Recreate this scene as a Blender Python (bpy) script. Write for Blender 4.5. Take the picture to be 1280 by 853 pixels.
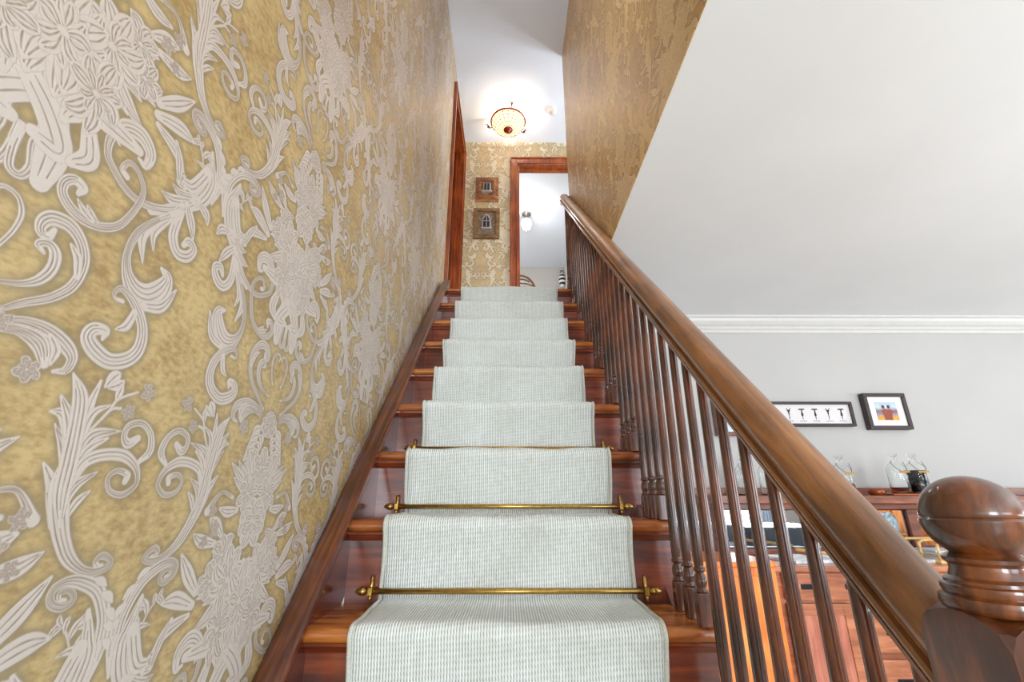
import bpy, bmesh, math, random
import numpy as np
from mathutils import Vector, Matrix
random.seed(4)
for o in list(bpy.data.objects): bpy.data.objects.remove(o)
SC = bpy.context.scene
COL = SC.collection
PI = math.pi

# ---------------------------------------------------------------- camera, world, lights, exposure
cd = bpy.data.cameras.new('camera'); cam = bpy.data.objects.new('camera', cd); COL.objects.link(cam)
cd.sensor_width = 36.0; cd.lens = 36*559.93/1280; cd.clip_start = 0.02
cam.location = (0.002, 0, 0); cam.rotation_euler = (PI/2+0.33396, 0, -0.00524)
SC.camera = cam
SC.view_settings.view_transform = 'Standard'; SC.view_settings.look = 'None'
SC.view_settings.gamma = 1; SC.view_settings.use_curve_mapping = False
SC.view_settings.exposure = 0.15
def lin(c):
    return tuple((v/255/12.92 if v/255 <= .04045 else ((v/255+.055)/1.055)**2.4) for v in c)
W = bpy.data.worlds.new('world'); SC.world = W; W.use_nodes = True
W.node_tree.nodes['Background'].inputs[0].default_value = (.72, .86, 1, 1)
W.node_tree.nodes['Background'].inputs[1].default_value = 3.2
def area(name, loc, rot, sx, sy, e, col):
    l = bpy.data.lights.new(name, 'AREA'); l.shape = 'RECTANGLE'; l.size = sx; l.size_y = sy; l.energy = e; l.color = col
    o = bpy.data.objects.new(name, l); o.location = loc; o.rotation_euler = rot; COL.objects.link(o); return o
def point(name, loc, e, col, r):
    l = bpy.data.lights.new(name, 'POINT'); l.energy = e; l.color = col; l.shadow_soft_size = r
    o = bpy.data.objects.new(name, l); o.location = loc; COL.objects.link(o); return o
# daylight through the living room windows (behind the camera and on the far right)
area('window_daylight', (3.2, -3.90, 0.0), (PI/2+.6, 0, 0), 2.3, 1.2, 60, (.90, .95, 1))
area('front_window_daylight', (0.55, -3.90, 0.0), (PI/2+.12, 0, 0), 1.2, 1.3, 110, (.86, .93, 1))
area('side_window_daylight', (6.10, 0.2, 0.0), (PI/2+.8, 0, PI/2), 2.2, 1.2, 50, (.95, .97, 1))
# added upstairs fill lights, no known windows: front of stairwell, hall, bedroom
area('stairwell_window_daylight', (-.015, .33, 2.6), (PI/2+.1, 0, 0), .7, 1.2, 38, (.88, .94, 1))
area('hall_window_daylight', (1.57, 3.42, 2.55), (PI/2, 0, PI/2), .7, 1.1, 42, (.86, .93, 1))
area('bedroom_window_daylight', (-1.64, 5.4, 2.5), (PI/2, 0, -PI/2), 1.2, 1.3, 34, (1, .98, .95))
# added fill light aimed upward to brighten the living room ceiling
area('living_room_uplighter', (2.9, -.6, -.3), (PI, 0, 0), .8, .8, 60, (.95, .97, 1))

# geometry of the flight (metres, camera at the origin)
Y0, Z0, RUN, RISE = 1.070, -.2735, .20913, .19966
ANG = math.atan2(RISE, RUN); CA, SA = math.cos(ANG), math.sin(ANG)
FLOOR = Z0+.012-5*RISE+RISE*0   # ground floor level
LAND = Z0+8*RISE+.012
XL, XR = -.49, .46
CEIL, CEIL2 = 1.097, 3.68
YW = 2.70; YE = 3.937
def up(N, Y):            # height of a line parallel to the flight, N above the nosing line
    return Z0+(Y-Y0)*RISE/RUN+N/CA

# ---------------------------------------------------------------- helpers
class MB:
    def __init__(s): s.v = []; s.f = []; s.sm = []; s.m = []
    def add(s, vs, fs, smooth=False, mi=0):
        b = len(s.v); s.v += [tuple(v) for v in vs]
        for f in fs: s.f.append(tuple(b+i for i in f)); s.sm.append(smooth); s.m.append(mi)
        return s
    def box(s, x0, x1, y0, y1, z0, z1, bev=.0, M=None, mi=0):
        bm = bmesh.new(); bmesh.ops.create_cube(bm, size=1)
        for v in bm.verts:
            v.co = Vector(((x0+x1)/2+v.co.x*(x1-x0), (y0+y1)/2+v.co.y*(y1-y0), (z0+z1)/2+v.co.z*(z1-z0)))
        if bev > 0: bmesh.ops.bevel(bm, geom=bm.edges[:], offset=bev, segments=2, affect='EDGES', profile=.5)
        bm.verts.index_update()
        vs = [(M @ v.co if M else v.co) for v in bm.verts]
        s.add(vs, [[v.index for v in f.verts] for f in bm.faces], False, mi); bm.free(); return s
    def lathe(s, prof, c=(0,0,0), n=24, M=None, mi=0, smooth=True):
        vs = []; fs = []
        for r, z in prof:
            for i in range(n):
                a = 2*PI*i/n; p = Vector((c[0]+r*math.cos(a), c[1]+r*math.sin(a), c[2]+z)); vs.append(M @ p if M else p)
        for k in range(len(prof)-1):
            for i in range(n):
                j = (i+1) % n; fs.append((k*n+i, k*n+j, k*n+n+j, k*n+n+i))
        fs.append(tuple(range(n-1, -1, -1))); fs.append(tuple(range((len(prof)-1)*n, len(prof)*n)))
        s.add(vs, fs, smooth, mi); return s
    def tube(s, pts, r, n=8, closed=False, mi=0):
        P = [Vector(p) for p in pts]; N = len(P); R = r if isinstance(r, (list, tuple)) else [r]*N
        vs = []; fs = []; up_ = None
        for i in range(N):
            if closed: t = P[(i+1) % N]-P[i-1]
            else: t = P[min(i+1, N-1)]-P[max(i-1, 0)]
            t.normalize()
            if up_ is None: up_ = Vector((0,0,1)) if abs(t.z) < .9 else Vector((1,0,0))
            a = t.cross(up_).normalized(); b = a.cross(t); up_ = b
            for k in range(n):
                q = 2*PI*k/n; vs.append(P[i]+a*(R[i]*math.cos(q))+b*(R[i]*math.sin(q)))
        for i in range(N if closed else N-1):
            j = (i+1) % N
            for k in range(n): fs.append((i*n+k, i*n+(k+1) % n, j*n+(k+1) % n, j*n+k))
        if not closed: fs.append(tuple(range(n-1, -1, -1))); fs.append(tuple(range((N-1)*n, N*n)))
        s.add(vs, fs, True, mi); return s
    def sweep(s, prof, path, frame, caps=True, smooth=False, mi=0):
        # prof: (a,b) pairs; path: points; frame: (A,B) vectors
        n = len(prof); A, B = Vector(frame[0]), Vector(frame[1]); vs = []; fs = []
        for p in path:
            for a, b in prof: vs.append(Vector(p)+A*a+B*b)
        for i in range(len(path)-1):
            for k in range(n): fs.append((i*n+k, i*n+(k+1) % n, i*n+n+(k+1) % n, i*n+n+k))
        if caps: fs.append(tuple(range(n-1, -1, -1))); fs.append(tuple(range((len(path)-1)*n, len(path)*n)))
        s.add(vs, fs, smooth, mi); return s
    def build(s, name, mat, parent=None, loc=None, autosmooth=False):
        me = bpy.data.meshes.new(name); me.from_pydata(s.v, [], s.f)
        me.polygons.foreach_set('use_smooth', [True]*len(s.f) if autosmooth else s.sm)
        mats = mat if isinstance(mat, list) else [mat]
        for m in mats: me.materials.append(m)
        me.polygons.foreach_set('material_index', s.m)
        bm = bmesh.new(); bm.from_mesh(me); bmesh.ops.recalc_face_normals(bm, faces=bm.faces)
        if autosmooth:
            for e in bm.edges:
                if len(e.link_faces) == 2 and e.calc_face_angle(0) > .6: e.smooth = False
        bm.to_mesh(me); bm.free(); me.update()
        o = bpy.data.objects.new(name, me); COL.objects.link(o)
        if parent: o.parent = parent; o.matrix_parent_inverse = Matrix.Translation(parent.location).inverted()
        return o
def tag(o, label=None, cat=None, group=None, kind=None):
    if label: o['label'] = label
    if cat: o['category'] = cat
    if group: o['group'] = group
    if kind: o['kind'] = kind
    return o
def thing(name, loc, label, cat, group=None):
    o = bpy.data.objects.new(name, None); COL.objects.link(o); o.location = loc; o.empty_display_size = .05
    return tag(o, label, cat, group)
def struct(o, label, cat=None): return tag(o, label, cat or o.name.split('_')[0], None, 'structure')
def copy_part(p, parent, off, data=None):
    c = p.copy(); COL.objects.link(c); c.parent = parent; return c
def box(name, mat, b, parent=None, bev=.0): return MB().box(*b, bev=bev).build(name, mat, parent)

# ---------------------------------------------------------------- materials
def newmat(name):
    m = bpy.data.materials.new(name); m.use_nodes = True; nt = m.node_tree
    return m, nt, nt.nodes['Principled BSDF']
def nd(nt, t, **k):
    n = nt.nodes.new(t)
    for a, v in k.items():
        if hasattr(n, a): setattr(n, a, v)
        else: n.inputs[a].default_value = v
    return n
def rgba(c): return (*lin(c), 1)
def plain(name, c, rough=.5, metal=0, var=.04, bump=0, scale=30, coat=0, spec=.5):
    m, nt, p = newmat(name); p.inputs['Roughness'].default_value = rough; p.inputs['Metallic'].default_value = metal
    p.inputs['Coat Weight'].default_value = coat; p.inputs['Specular IOR Level'].default_value = spec
    tc = nd(nt, 'ShaderNodeTexCoord'); nz = nd(nt, 'ShaderNodeTexNoise'); nz.inputs['Scale'].default_value = scale
    nz.inputs['Detail'].default_value = 4
    nt.links.new(tc.outputs['Object'], nz.inputs['Vector'])
    r = nd(nt, 'ShaderNodeValToRGB'); L = lin(c)
    r.color_ramp.elements[0].color = (*[v*(1-var*2) for v in L], 1); r.color_ramp.elements[1].color = (*[min(1, v*(1+var*2)) for v in L], 1)
    r.color_ramp.elements[0].position = .3; r.color_ramp.elements[1].position = .7
    nt.links.new(nz.outputs['Fac'], r.inputs['Fac']); nt.links.new(r.outputs['Color'], p.inputs['Base Color'])
    if bump:
        b = nd(nt, 'ShaderNodeBump'); b.inputs['Strength'].default_value = bump; b.inputs['Distance'].default_value = .002
        nt.links.new(nz.outputs['Fac'], b.inputs['Height']); nt.links.new(b.outputs['Normal'], p.inputs['Normal'])
    return m
def wood(name, dark, mid, light, scale=(4, 4, 60), rough=.3, coat=.3, blotch=.5, bump=.15):
    """grain runs along the axis with the small scale; colours are those of the varnished wood"""
    m, nt, p = newmat(name)
    tc = nd(nt, 'ShaderNodeTexCoord'); mp = nd(nt, 'ShaderNodeMapping'); mp.inputs['Scale'].default_value = scale
    nt.links.new(tc.outputs['Object'], mp.inputs['Vector'])
    n1 = nd(nt, 'ShaderNodeTexNoise'); n1.inputs['Scale'].default_value = 1; n1.inputs['Detail'].default_value = 8; n1.inputs['Roughness'].default_value = .65; n1.inputs['Distortion'].default_value = .6
    nt.links.new(mp.outputs['Vector'], n1.inputs['Vector'])
    n2 = nd(nt, 'ShaderNodeTexNoise'); n2.inputs['Scale'].default_value = 7; n2.inputs['Detail'].default_value = 3
    nt.links.new(tc.outputs['Object'], n2.inputs['Vector'])
    ad = nd(nt, 'ShaderNodeMath', operation='MULTIPLY_ADD'); ad.inputs[1].default_value = blotch; 
    nt.links.new(n2.outputs['Fac'], ad.inputs[0]); nt.links.new(n1.outputs['Fac'], ad.inputs[2])
    sb = nd(nt, 'ShaderNodeMath', operation='SUBTRACT'); sb.inputs[1].default_value = blotch*.5
    nt.links.new(ad.outputs[0], sb.inputs[0])
    r = nd(nt, 'ShaderNodeValToRGB'); e = r.color_ramp.elements
    e[0].position = .33; e[0].color = rgba(dark); e[1].position = .68; e[1].color = rgba(light)
    k = e.new(.5); k.color = rgba(mid)
    for q in e: q.color = [min(1, v*1.2) for v in q.color[:3]]+[1]
    nt.links.new(sb.outputs[0], r.inputs['Fac']); nt.links.new(r.outputs['Color'], p.inputs['Base Color'])
    p.inputs['Roughness'].default_value = rough; p.inputs['Coat Weight'].default_value = coat; p.inputs['Coat Roughness'].default_value = .12
    b = nd(nt, 'ShaderNodeBump'); b.inputs['Strength'].default_value = bump; b.inputs['Distance'].default_value = .001
    nt.links.new(n1.outputs['Fac'], b.inputs['Height']); nt.links.new(b.outputs['Normal'], p.inputs['Normal'])
    return m
def emit(name, c, s):
    m, nt, p = newmat(name); p.inputs['Base Color'].default_value = rgba(c); p.inputs['Emission Color'].default_value = rgba(c); p.inputs['Emission Strength'].default_value = s; return m
def glass(name, c, rough=.0, ior=1.45, trans=1.0):
    m, nt, p = newmat(name); p.inputs['Base Color'].default_value = rgba(c); p.inputs['Roughness'].default_value = rough
    p.inputs['Transmission Weight'].default_value = trans; p.inputs['IOR'].default_value = ior; return m

# wallpaper print: scroll strokes of one half repeat in 0.1 mm (distance from the mirror axis, height, half width)
STROKES=[
(1,[[1255,1880,43],[1355,2150,62],[1495,2330,17]]),
(1,[[1195,1690,31],[1305,1930,31],[1375,2060,10]]),
(2,[[1235,2200,36],[1345,2510,57],[1515,2740,10]]),
(2,[[1145,1790,46],[1225,2240,57],[1335,2630,62],[1465,2850,62],[1615,2860,12]]),
(2,[[1275,2520,57],[1375,2810,78],[1545,3040,21]]),
(1,[[1155,2250,52],[1185,2890,67],[1135,3310,21]]),
(1,[[1155,2340,36],[1125,2880,57],[915,3060,15]]),
(2,[[1155,2340,41],[1025,2670,76],[655,2780,10]]),
(1,[[1155,2250,41],[1035,2520,57],[815,2670,21]]),
(2,[[1115,1900,38],[1055,2110,67],[825,2270,10]]),
(1,[[1045,1790,31],[965,1950,50],[855,2050,15]]),
(2,[[1125,2150,62],[1015,2380,74],[775,2480,76],[485,2480,76],[255,2340,52],[195,2150,36],[365,2020,43],[575,2060,36],[655,2210,30],[545,2300,36],[375,2260,46],[385,2180,47]]),
(2,[[255,2420,36],[105,2580,62],[165,2800,52],[355,2920,46],[555,2860,47],[585,2720,46],[495,2640,67],[365,2720,52]]),
(0,[[1075,2740,20],[915,2970,20],[825,3150,21],[565,3300,17]]),
(0,[[1055,2760,15],[895,3000,20],[755,3050,21]]),
(1,[[1055,3260,21],[975,3390,83],[915,3460,26]]),
(1,[[1015,3250,10],[895,3310,67],[825,3380,26]]),
(1,[[855,3140,17],[835,3240,55],[815,3320,21]]),
(3,[[1315,2290,17],[1245,2120,114],[1175,1890,124],[1115,1740,112],[1025,1560,97],[875,1350,83],[665,1200,55],[465,1150,50],[295,1190,46],[295,1260,36],[425,1320,43],[505,1270,31],[455,1210,36],[395,1210,26]]),
(3,[[1095,1680,20],[1185,2020,102],[1215,2340,114],[1255,2710,107],[1325,3070,97],[1495,3310,15]]),
(3,[[155,-100,25],[115,270,107],[145,590,98],[335,910,91],[595,1060,79],[805,1100,57],[945,1040,50],[925,910,46],[765,840,46],[655,900,36],[735,1000,36],[845,1000,31],[835,930,26],[755,910,21]]),
(0,[[435,1070,20],[335,1030,52],[245,970,15]]),
(0,[[265,890,26],[165,840,55],[85,760,15]]),
(0,[[155,690,26],[65,640,55],[5,560,22]]),
(0,[[105,520,26],[35,490,55],[-15,440,20]]),
(0,[[65,350,26],[5,300,55],[-35,230,17]]),
(0,[[275,270,15],[485,340,10],[605,530,17],[715,660,10]]),
(2,[[675,660,10],[765,630,55],[835,560,26]]),
(1,[[695,630,17],[755,710,36],[765,760,12]]),
(1,[[655,580,17],[655,670,41],[635,720,10]]),
(1,[[575,460,10],[525,590,52],[405,720,10]]),
(1,[[515,570,10],[415,590,46],[295,530,17]]),
(1,[[365,300,26],[425,400,52],[395,510,10]]),
(1,[[305,280,26],[495,360,46],[675,340,10]]),
(1,[[255,260,21],[475,220,57],[565,100,5]]),
(3,[[405,7370,36],[305,7040,98],[265,6850,134],[365,6510,143],[655,6150,102],[945,5880,78],[1175,5700,62]]),
(3,[[445,6410,79],[555,6270,79],[795,5990,67],[1085,5800,62],[1375,5700,52],[1605,5720,52],[1815,5830,52],[1965,5970,52],[1985,6230,66],[1865,6470,102],[1635,6560,123],[1435,6440,97],[1445,6220,57],[1575,6230,25]]),
(3,[[1645,5880,47],[1735,5930,38],[1665,6080,41],[1505,6050,38],[1365,5870,41],[1385,5610,47],[1515,5260,52],[1695,5090,57],[1915,5020,62],[2125,5050,68],[2265,5150,62],[2285,5280,62],[2205,5380,62],[2085,5360,62],[2115,5260,31]]),
(1,[[1865,5060,26],[1995,5120,45],[2105,5200,10]]),
(1,[[1805,5090,21],[1905,5140,41],[1975,5200,16]]),
(2,[[515,6330,51],[885,6100,79],[1105,6080,10]]),
(2,[[545,6400,47],[805,6280,62],[965,6310,12]]),
(2,[[625,6200,57],[455,5990,88],[335,5770,21]]),
(2,[[705,6140,47],[855,5780,55],[895,5620,17]]),
(2,[[425,6380,46],[215,6320,88],[125,6170,20]]),
(2,[[385,340,107],[595,-90,107],[825,-150,57]]),
(2,[[755,6420,57],[875,6430,57],[805,6570,31]]),
(2,[[685,6010,72],[715,5620,93],[565,5410,91],[365,5450,93],[265,5620,72],[395,5690,72],[485,5580,47]]),
(1,[[825,5810,41],[1015,5450,57],[965,5210,15]]),
(1,[[955,5710,47],[1175,5330,78],[1065,4950,15]]),
(4,[[715,6010,52],[1035,5640,47],[1255,5300,57],[1315,4970,57],[1225,4700,88],[1035,4550,150],[825,4560,185],[655,4730,169],[595,4950,93],[745,5040,31]]),
(2,[[855,4420,74],[565,4540,88],[395,4870,20]]),
(3,[[1175,4340,31],[1295,4340,26],[1315,4420,31],[1215,4490,47],[995,4390,76],[785,4150,86],[735,3880,98],[845,3680,102],[1095,3570,102],[1325,3630,109],[1465,3750,97],[1425,3870,83],[1275,3900,62],[1285,3790,21]]),
(1,[[955,4280,52],[1025,4060,62],[1155,3970,12]]),
(3,[[2505,3650,26],[2405,3710,26],[2245,3840,42],[1995,4020,52],[1825,4250,62],[1795,4540,71],[1895,4750,76],[2065,4860,87],[2245,4840,87],[2335,4750,76],[2335,4640,57],[2245,4610,52],[2205,4720,31]]),
(1,[[1815,4360,42],[1875,4560,57],[1995,4670,21]]),
(2,[[2605,3930,21],[2495,3960,21],[2305,4030,36],[2165,4150,57],[2095,4320,66],[2115,4480,68],[2205,4550,47],[2305,4490,41],[2225,4430,21]]),
(1,[[2675,4200,26],[2615,4310,26],[2555,4500,26],[2545,4690,31],[2625,4830,26],[2745,4860,26],[2815,4810,26],[2795,4740,21]]),
(2,[[2835,5530,52],[2835,5270,47],[2795,5070,47],[2685,5050,47],[2635,5200,52],[2685,5430,52],[2655,5630,45],[2545,5720,64],[2425,5680,71],[2495,5550,52],[2565,5550,17]]),
(0,[[2415,5420,21],[2355,5500,45],[2285,5600,15]]),
(3,[[2475,3590,26],[2375,3610,31],[2145,3680,52],[1895,3670,76],[1665,3570,88],[1565,3460,67],[1595,3320,47],[1725,3270,21]]),
(4,[[2375,3520,26],[2175,3570,57],[1955,3510,97],[1835,3320,52]]),
(1,[[1875,3630,31],[1765,3500,57],[1775,3340,25]]),
(0,[[2575,3370,30],[2445,3000,31],[2405,2680,20]]),
(1,[[2575,3280,26],[2405,3240,77],[2305,3150,22]]),
(1,[[2585,3260,20],[2705,3210,72],[2705,3110,15]]),
(1,[[2535,3140,20],[2365,3100,67],[2265,3020,26]]),
(1,[[2535,3130,26],[2655,3070,72],[2655,2970,22]]),
(1,[[2485,3010,26],[2325,2970,70],[2225,2890,21]]),
(1,[[2495,2990,25],[2615,2940,70],[2615,2840,15]]),
(1,[[2445,2880,25],[2285,2840,70],[2185,2760,22]]),
(1,[[2445,2860,31],[2565,2800,67],[2565,2710,22]]),
(1,[[2405,2740,20],[2245,2720,70],[2145,2630,22]]),
(1,[[2405,2730,26],[2525,2670,66],[2525,2580,15]]),
(2,[[1505,400,72],[1105,550,122],[815,560,26]]),
(2,[[1535,580,72],[1255,870,117],[1015,1170,26]]),
(2,[[1775,1250,57],[1415,1320,101],[1185,1440,15]]),
(2,[[1945,1360,51],[1725,1550,113],[1535,1640,31]]),
(2,[[1465,270,46],[1075,170,96],[835,-30,15]]),
(2,[[1105,300,36],[955,50,77],[875,-250,25]]),
(2,[[2245,1760,56],[1975,1740,96],[1735,1800,31]]),
(2,[[2045,1980,36],[1695,2060,31],[1405,1760,70]]),
(2,[[2645,6000,142],[2505,5520,183],[2505,5110,108]]),
(2,[[2990,6130,128],[2680,5880,162],[2470,5580,154],[2740,5560,72]]),
(2,[[2235,6020,101],[2145,5730,132],[2305,5540,67]]),
(2,[[2640,6410,106],[2260,6350,179],[1600,6330,72]]),
(2,[[2810,6560,137],[2470,6260,174],[2530,5940,61]])]
AXY, PY, PZ, RES = .6415, .5695, .664, .0006
def damask():
    NX, NZ = int(round(PY/RES)), int(round(PZ/RES))
    M = np.zeros((NZ, NX), np.float32); Ln = np.zeros((NZ, NX), np.float32); Sh = np.full((NZ, NX), .5, np.float32)
    def spline(P, k=22):
        P = np.array(P, float); Q = np.vstack([2*P[0]-P[1], P, 2*P[-1]-P[-2]]); out = []
        for i in range(len(P)-1):
            a, b, c, d = Q[i:i+4]
            for t in np.linspace(0, 1, k, endpoint=False):
                out.append(.5*((2*b)+(c-a)*t+(2*a-5*b+4*c-d)*t*t+(3*b-a-3*c+d)*t**3))
        out.append(P[-1]); o = np.array(out); o[:, 2] = np.maximum(o[:, 2], .0004); return o
    def draw(P, n, lw=.00055):
        C = spline(P); T = np.gradient(C[:, :2], axis=0); T /= np.linalg.norm(T, axis=1)[:, None]+1e-9
        Nn = np.stack([-T[:, 1], T[:, 0]], 1); m = C[:, 2].max()+.002
        x0, x1 = C[:, 0].min()-m, C[:, 0].max()+m; z0, z1 = C[:, 1].min()-m, C[:, 1].max()+m
        ix = np.arange(int(x0/RES), int(x1/RES)+2); iz = np.arange(int(z0/RES), int(z1/RES)+2)
        gx, gz = np.meshgrid(ix*RES, iz*RES)
        best = np.full(gx.shape, 9., np.float32); tt = np.zeros(gx.shape, np.float32); hh = np.ones(gx.shape, np.float32); ss = np.zeros(gx.shape, np.float32)
        for i in range(len(C)):
            dx = gx-C[i, 0]; dz = gz-C[i, 1]; d = np.sqrt(dx*dx+dz*dz)/C[i, 2]; u = d < best
            best[u] = d[u]; sg = dx*Nn[i, 0]+dz*Nn[i, 1]; tt[u] = (np.sign(sg)*d)[u]; hh[u] = C[i, 2]; ss[u] = i/len(C)
        ins = best < 1
        l = np.clip(1-(1-best)*hh/lw, 0, 1)*.75
        for k in range(n):
            tk = -1+2*(k+1)/(n+1); w = lw*(1.0+.9*np.sin(ss*PI))
            l = np.maximum(l, np.clip(1.4-np.abs(tt-tk)*hh/w, 0, 1)*((ss > .05+.05*(k % 2)) & (ss < .93-.06*((k+1) % 2)))*(.6+.4*np.sin(ss*9+k)**2))
        sh = .55+.35*tt
        for mir in (1, -1):
            X = (np.round(mir*ix).astype(int)) % NX; Z = iz % NZ
            g = np.ix_(Z, X); a = M[g]; a[ins] = 1; M[g] = a
            a = Ln[g]; a[ins] = l[ins]; Ln[g] = a; a = Sh[g]; a[ins] = (sh if mir > 0 else 1.1-sh)[ins]; Sh[g] = a
    rnd = random.Random(7)
    def flower(y, z, r, n=9, sq=1.0, rot=None):
        rot = rnd.random()*6 if rot is None else rot
        for lay, (rr, wd) in enumerate(((1., .34), (.60, .30))):
            for i in range(max(5, n-2)):
                a = rot+lay*.5+2*PI*i/max(5, n-2)+rnd.uniform(-.12, .12); q = r*rr*rnd.uniform(.85, 1.12)
                c, s_ = math.cos(a), math.sin(a); b = rnd.uniform(-.18, .18)
                draw([(y+c*r*.06, z+s_*r*.06*sq, r*.05), (y+c*q*.6-s_*q*b, z+(s_*q*.6+c*q*b)*sq, r*wd*rr), (y+c*q, z+s_*q*sq, r*.07)], 2 if rr < .9 else 3, .00065)
        draw([(y-r*.08, z, r*.07), (y, z, r*.1), (y+r*.08, z, r*.07)], 0)
    # long hanging petals and leaf spray round the bouquet (axis at PY/2)
    B = PY/2
    for i in range(26):
        a = -PI/2-1.9+i*3.8/25*1.0+rnd.uniform(-.06, .06)
        q = .135*rnd.uniform(.75, 1.1)
        if math.cos(a) > .15: continue
        y, z = B-.012, .075; c, s_ = math.cos(a), math.sin(a)
        draw([(y+c*.03, z+s_*.03, .004), (y+c*q*.6-s_*.01, z+s_*q*.7, .012), (y+c*q*.95, z+s_*q*1.05, .002)], 3)
    for n, p in STROKES: draw([(a*1e-4, b*1e-4, c*1e-4) for a, b, c in p], n)
    for i in range(7):   # upright spray over the bouquet
        a = PI/2+.12+i*.17; q = .075+.012*(i % 3); y, z = B-.02, .2
        draw([(y, z, .004), (y+math.cos(a)*q*.6, z+math.sin(a)*q*.6, .009), (y+math.cos(a)*q, z+math.sin(a)*q, .0015)], 2)
    for f in ((B-.006, .255, .032, 7, 1.15), (.25, .205, .036, 9), (B-.004, .155, .046, 10), (.205, .105, .034, 9), (.185, .068, .030, 9), (.235, .062, .046, 10, 1.3), (B, .02, .052, 11, 1.4), (.232, -.012, .036, 9, 1.5), (.17, .150, .014, 6), (.155, .178, .011, 6), (.148, .13, .011, 6),
              (.04, .334, .0125, 6), (.062, .303, .0105, 6), (B, .341, .026, 8), (.198, .322, .015, 7), (.24, .36, .014, 6)): flower(*f)
    def blur(a, s):
        fz = np.fft.fftfreq(NZ)[:, None]; fx = np.fft.rfftfreq(NX)[None]
        return np.fft.irfft2(np.fft.rfft2(a)*np.exp(-2*(PI*s)**2*(fz**2+fx**2)), s=a.shape).astype(np.float32)
    halo = np.clip(blur(M, 9)*2.5, 0, 1); Ms = blur(M, .6); Ls = np.clip(blur(Ln, .5)*1.15, 0, 1)
    img = bpy.data.images.new('damask_print', NX, NZ, float_buffer=False); img.colorspace_settings.name = 'Non-Color'
    px = np.ones((NZ, NX, 4), np.float32); px[..., 0] = Ms; px[..., 1] = Ls; px[..., 2] = halo
    img.pixels.foreach_set(np.clip(px, 0, 1).ravel()); img.pack(); return img
DAMASK = damask()
def wallpaper(name, axis, gold=(210, 192, 148), gold2=(186, 164, 120), cream=(234, 226, 202), line=(120, 98, 66), halo=(140, 122, 84), rough=.38, bump=.5, off=0, spec=.65):
    m, nt, p = newmat(name); L = nt.links
    g = nd(nt, 'ShaderNodeNewGeometry'); sp = nd(nt, 'ShaderNodeSeparateXYZ'); L.new(g.outputs['Position'], sp.inputs[0])
    def aff(sock, o, k):
        a = nd(nt, 'ShaderNodeMath', operation='SUBTRACT'); L.new(sock, a.inputs[0]); a.inputs[1].default_value = o
        b = nd(nt, 'ShaderNodeMath', operation='DIVIDE'); L.new(a.outputs[0], b.inputs[0]); b.inputs[1].default_value = k; return b.outputs[0]
    cb = nd(nt, 'ShaderNodeCombineXYZ'); L.new(aff(sp.outputs[axis], AXY+off, PY), cb.inputs[0]); L.new(aff(sp.outputs['Z'], -.2, PZ), cb.inputs[1])
    im = nd(nt, 'ShaderNodeTexImage'); im.image = DAMASK; im.extension = 'REPEAT'; im.interpolation = 'Cubic'; L.new(cb.outputs[0], im.inputs['Vector'])
    ch = nd(nt, 'ShaderNodeSeparateColor'); L.new(im.outputs['Color'], ch.inputs[0])
    n1 = nd(nt, 'ShaderNodeTexNoise'); n1.inputs['Scale'].default_value = 9; n1.inputs['Detail'].default_value = 7; n1.inputs['Roughness'].default_value = .72
    L.new(g.outputs['Position'], n1.inputs['Vector'])
    n2 = nd(nt, 'ShaderNodeTexNoise'); n2.inputs['Scale'].default_value = 85; n2.inputs['Detail'].default_value = 5
    mp = nd(nt, 'ShaderNodeMapping'); mp.inputs['Scale'].default_value = (1, 1, 1.8); L.new(g.outputs['Position'], mp.inputs['Vector']); L.new(mp.outputs[0], n2.inputs['Vector'])
    r1 = nd(nt, 'ShaderNodeValToRGB'); r1.color_ramp.elements[0].position = .40; r1.color_ramp.elements[1].position = .58
    r1.color_ramp.elements[0].color = rgba(gold2); r1.color_ramp.elements[1].color = rgba(gold)
    av = nd(nt, 'ShaderNodeMix', data_type='FLOAT'); av.inputs[0].default_value = .42; L.new(n1.outputs['Fac'], av.inputs[2]); L.new(n2.outputs['Fac'], av.inputs[3])
    L.new(av.outputs[0], r1.inputs['Fac'])
    def mix(f, a, bcol, k=1.0):
        x = nd(nt, 'ShaderNodeMix', data_type='RGBA'); L.new(a, x.inputs[6]); x.inputs[7].default_value = rgba(bcol)
        if k != 1.0:
            q = nd(nt, 'ShaderNodeMath', operation='MULTIPLY'); L.new(f, q.inputs[0]); q.inputs[1].default_value = k; f = q.outputs[0]
        L.new(f, x.inputs[0]); return x.outputs[2]
    c = mix(ch.outputs[2], r1.outputs['Color'], halo, .8); c = mix(ch.outputs[0], c, cream, .96)
    ml = nd(nt, 'ShaderNodeMath', operation='MULTIPLY'); L.new(ch.outputs[0], ml.inputs[0]); L.new(ch.outputs[1], ml.inputs[1])
    c = mix(ml.outputs[0], c, line, .6)
    L.new(c, p.inputs['Base Color']); p.inputs['Roughness'].default_value = rough; p.inputs['Specular IOR Level'].default_value = spec
    h = nd(nt, 'ShaderNodeMath', operation='SUBTRACT'); L.new(ch.outputs[0], h.inputs[0]); L.new(ml.outputs[0], h.inputs[1])
    h2 = nd(nt, 'ShaderNodeMath', operation='MULTIPLY_ADD'); L.new(n2.outputs['Fac'], h2.inputs[0]); h2.inputs[1].default_value = .5; L.new(h.outputs[0], h2.inputs[2])
    b = nd(nt, 'ShaderNodeBump'); b.inputs['Strength'].default_value = bump; b.inputs['Distance'].default_value = .0012
    L.new(h2.outputs[0], b.inputs['Height']); L.new(b.outputs['Normal'], p.inputs['Normal'])
    return m

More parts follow.
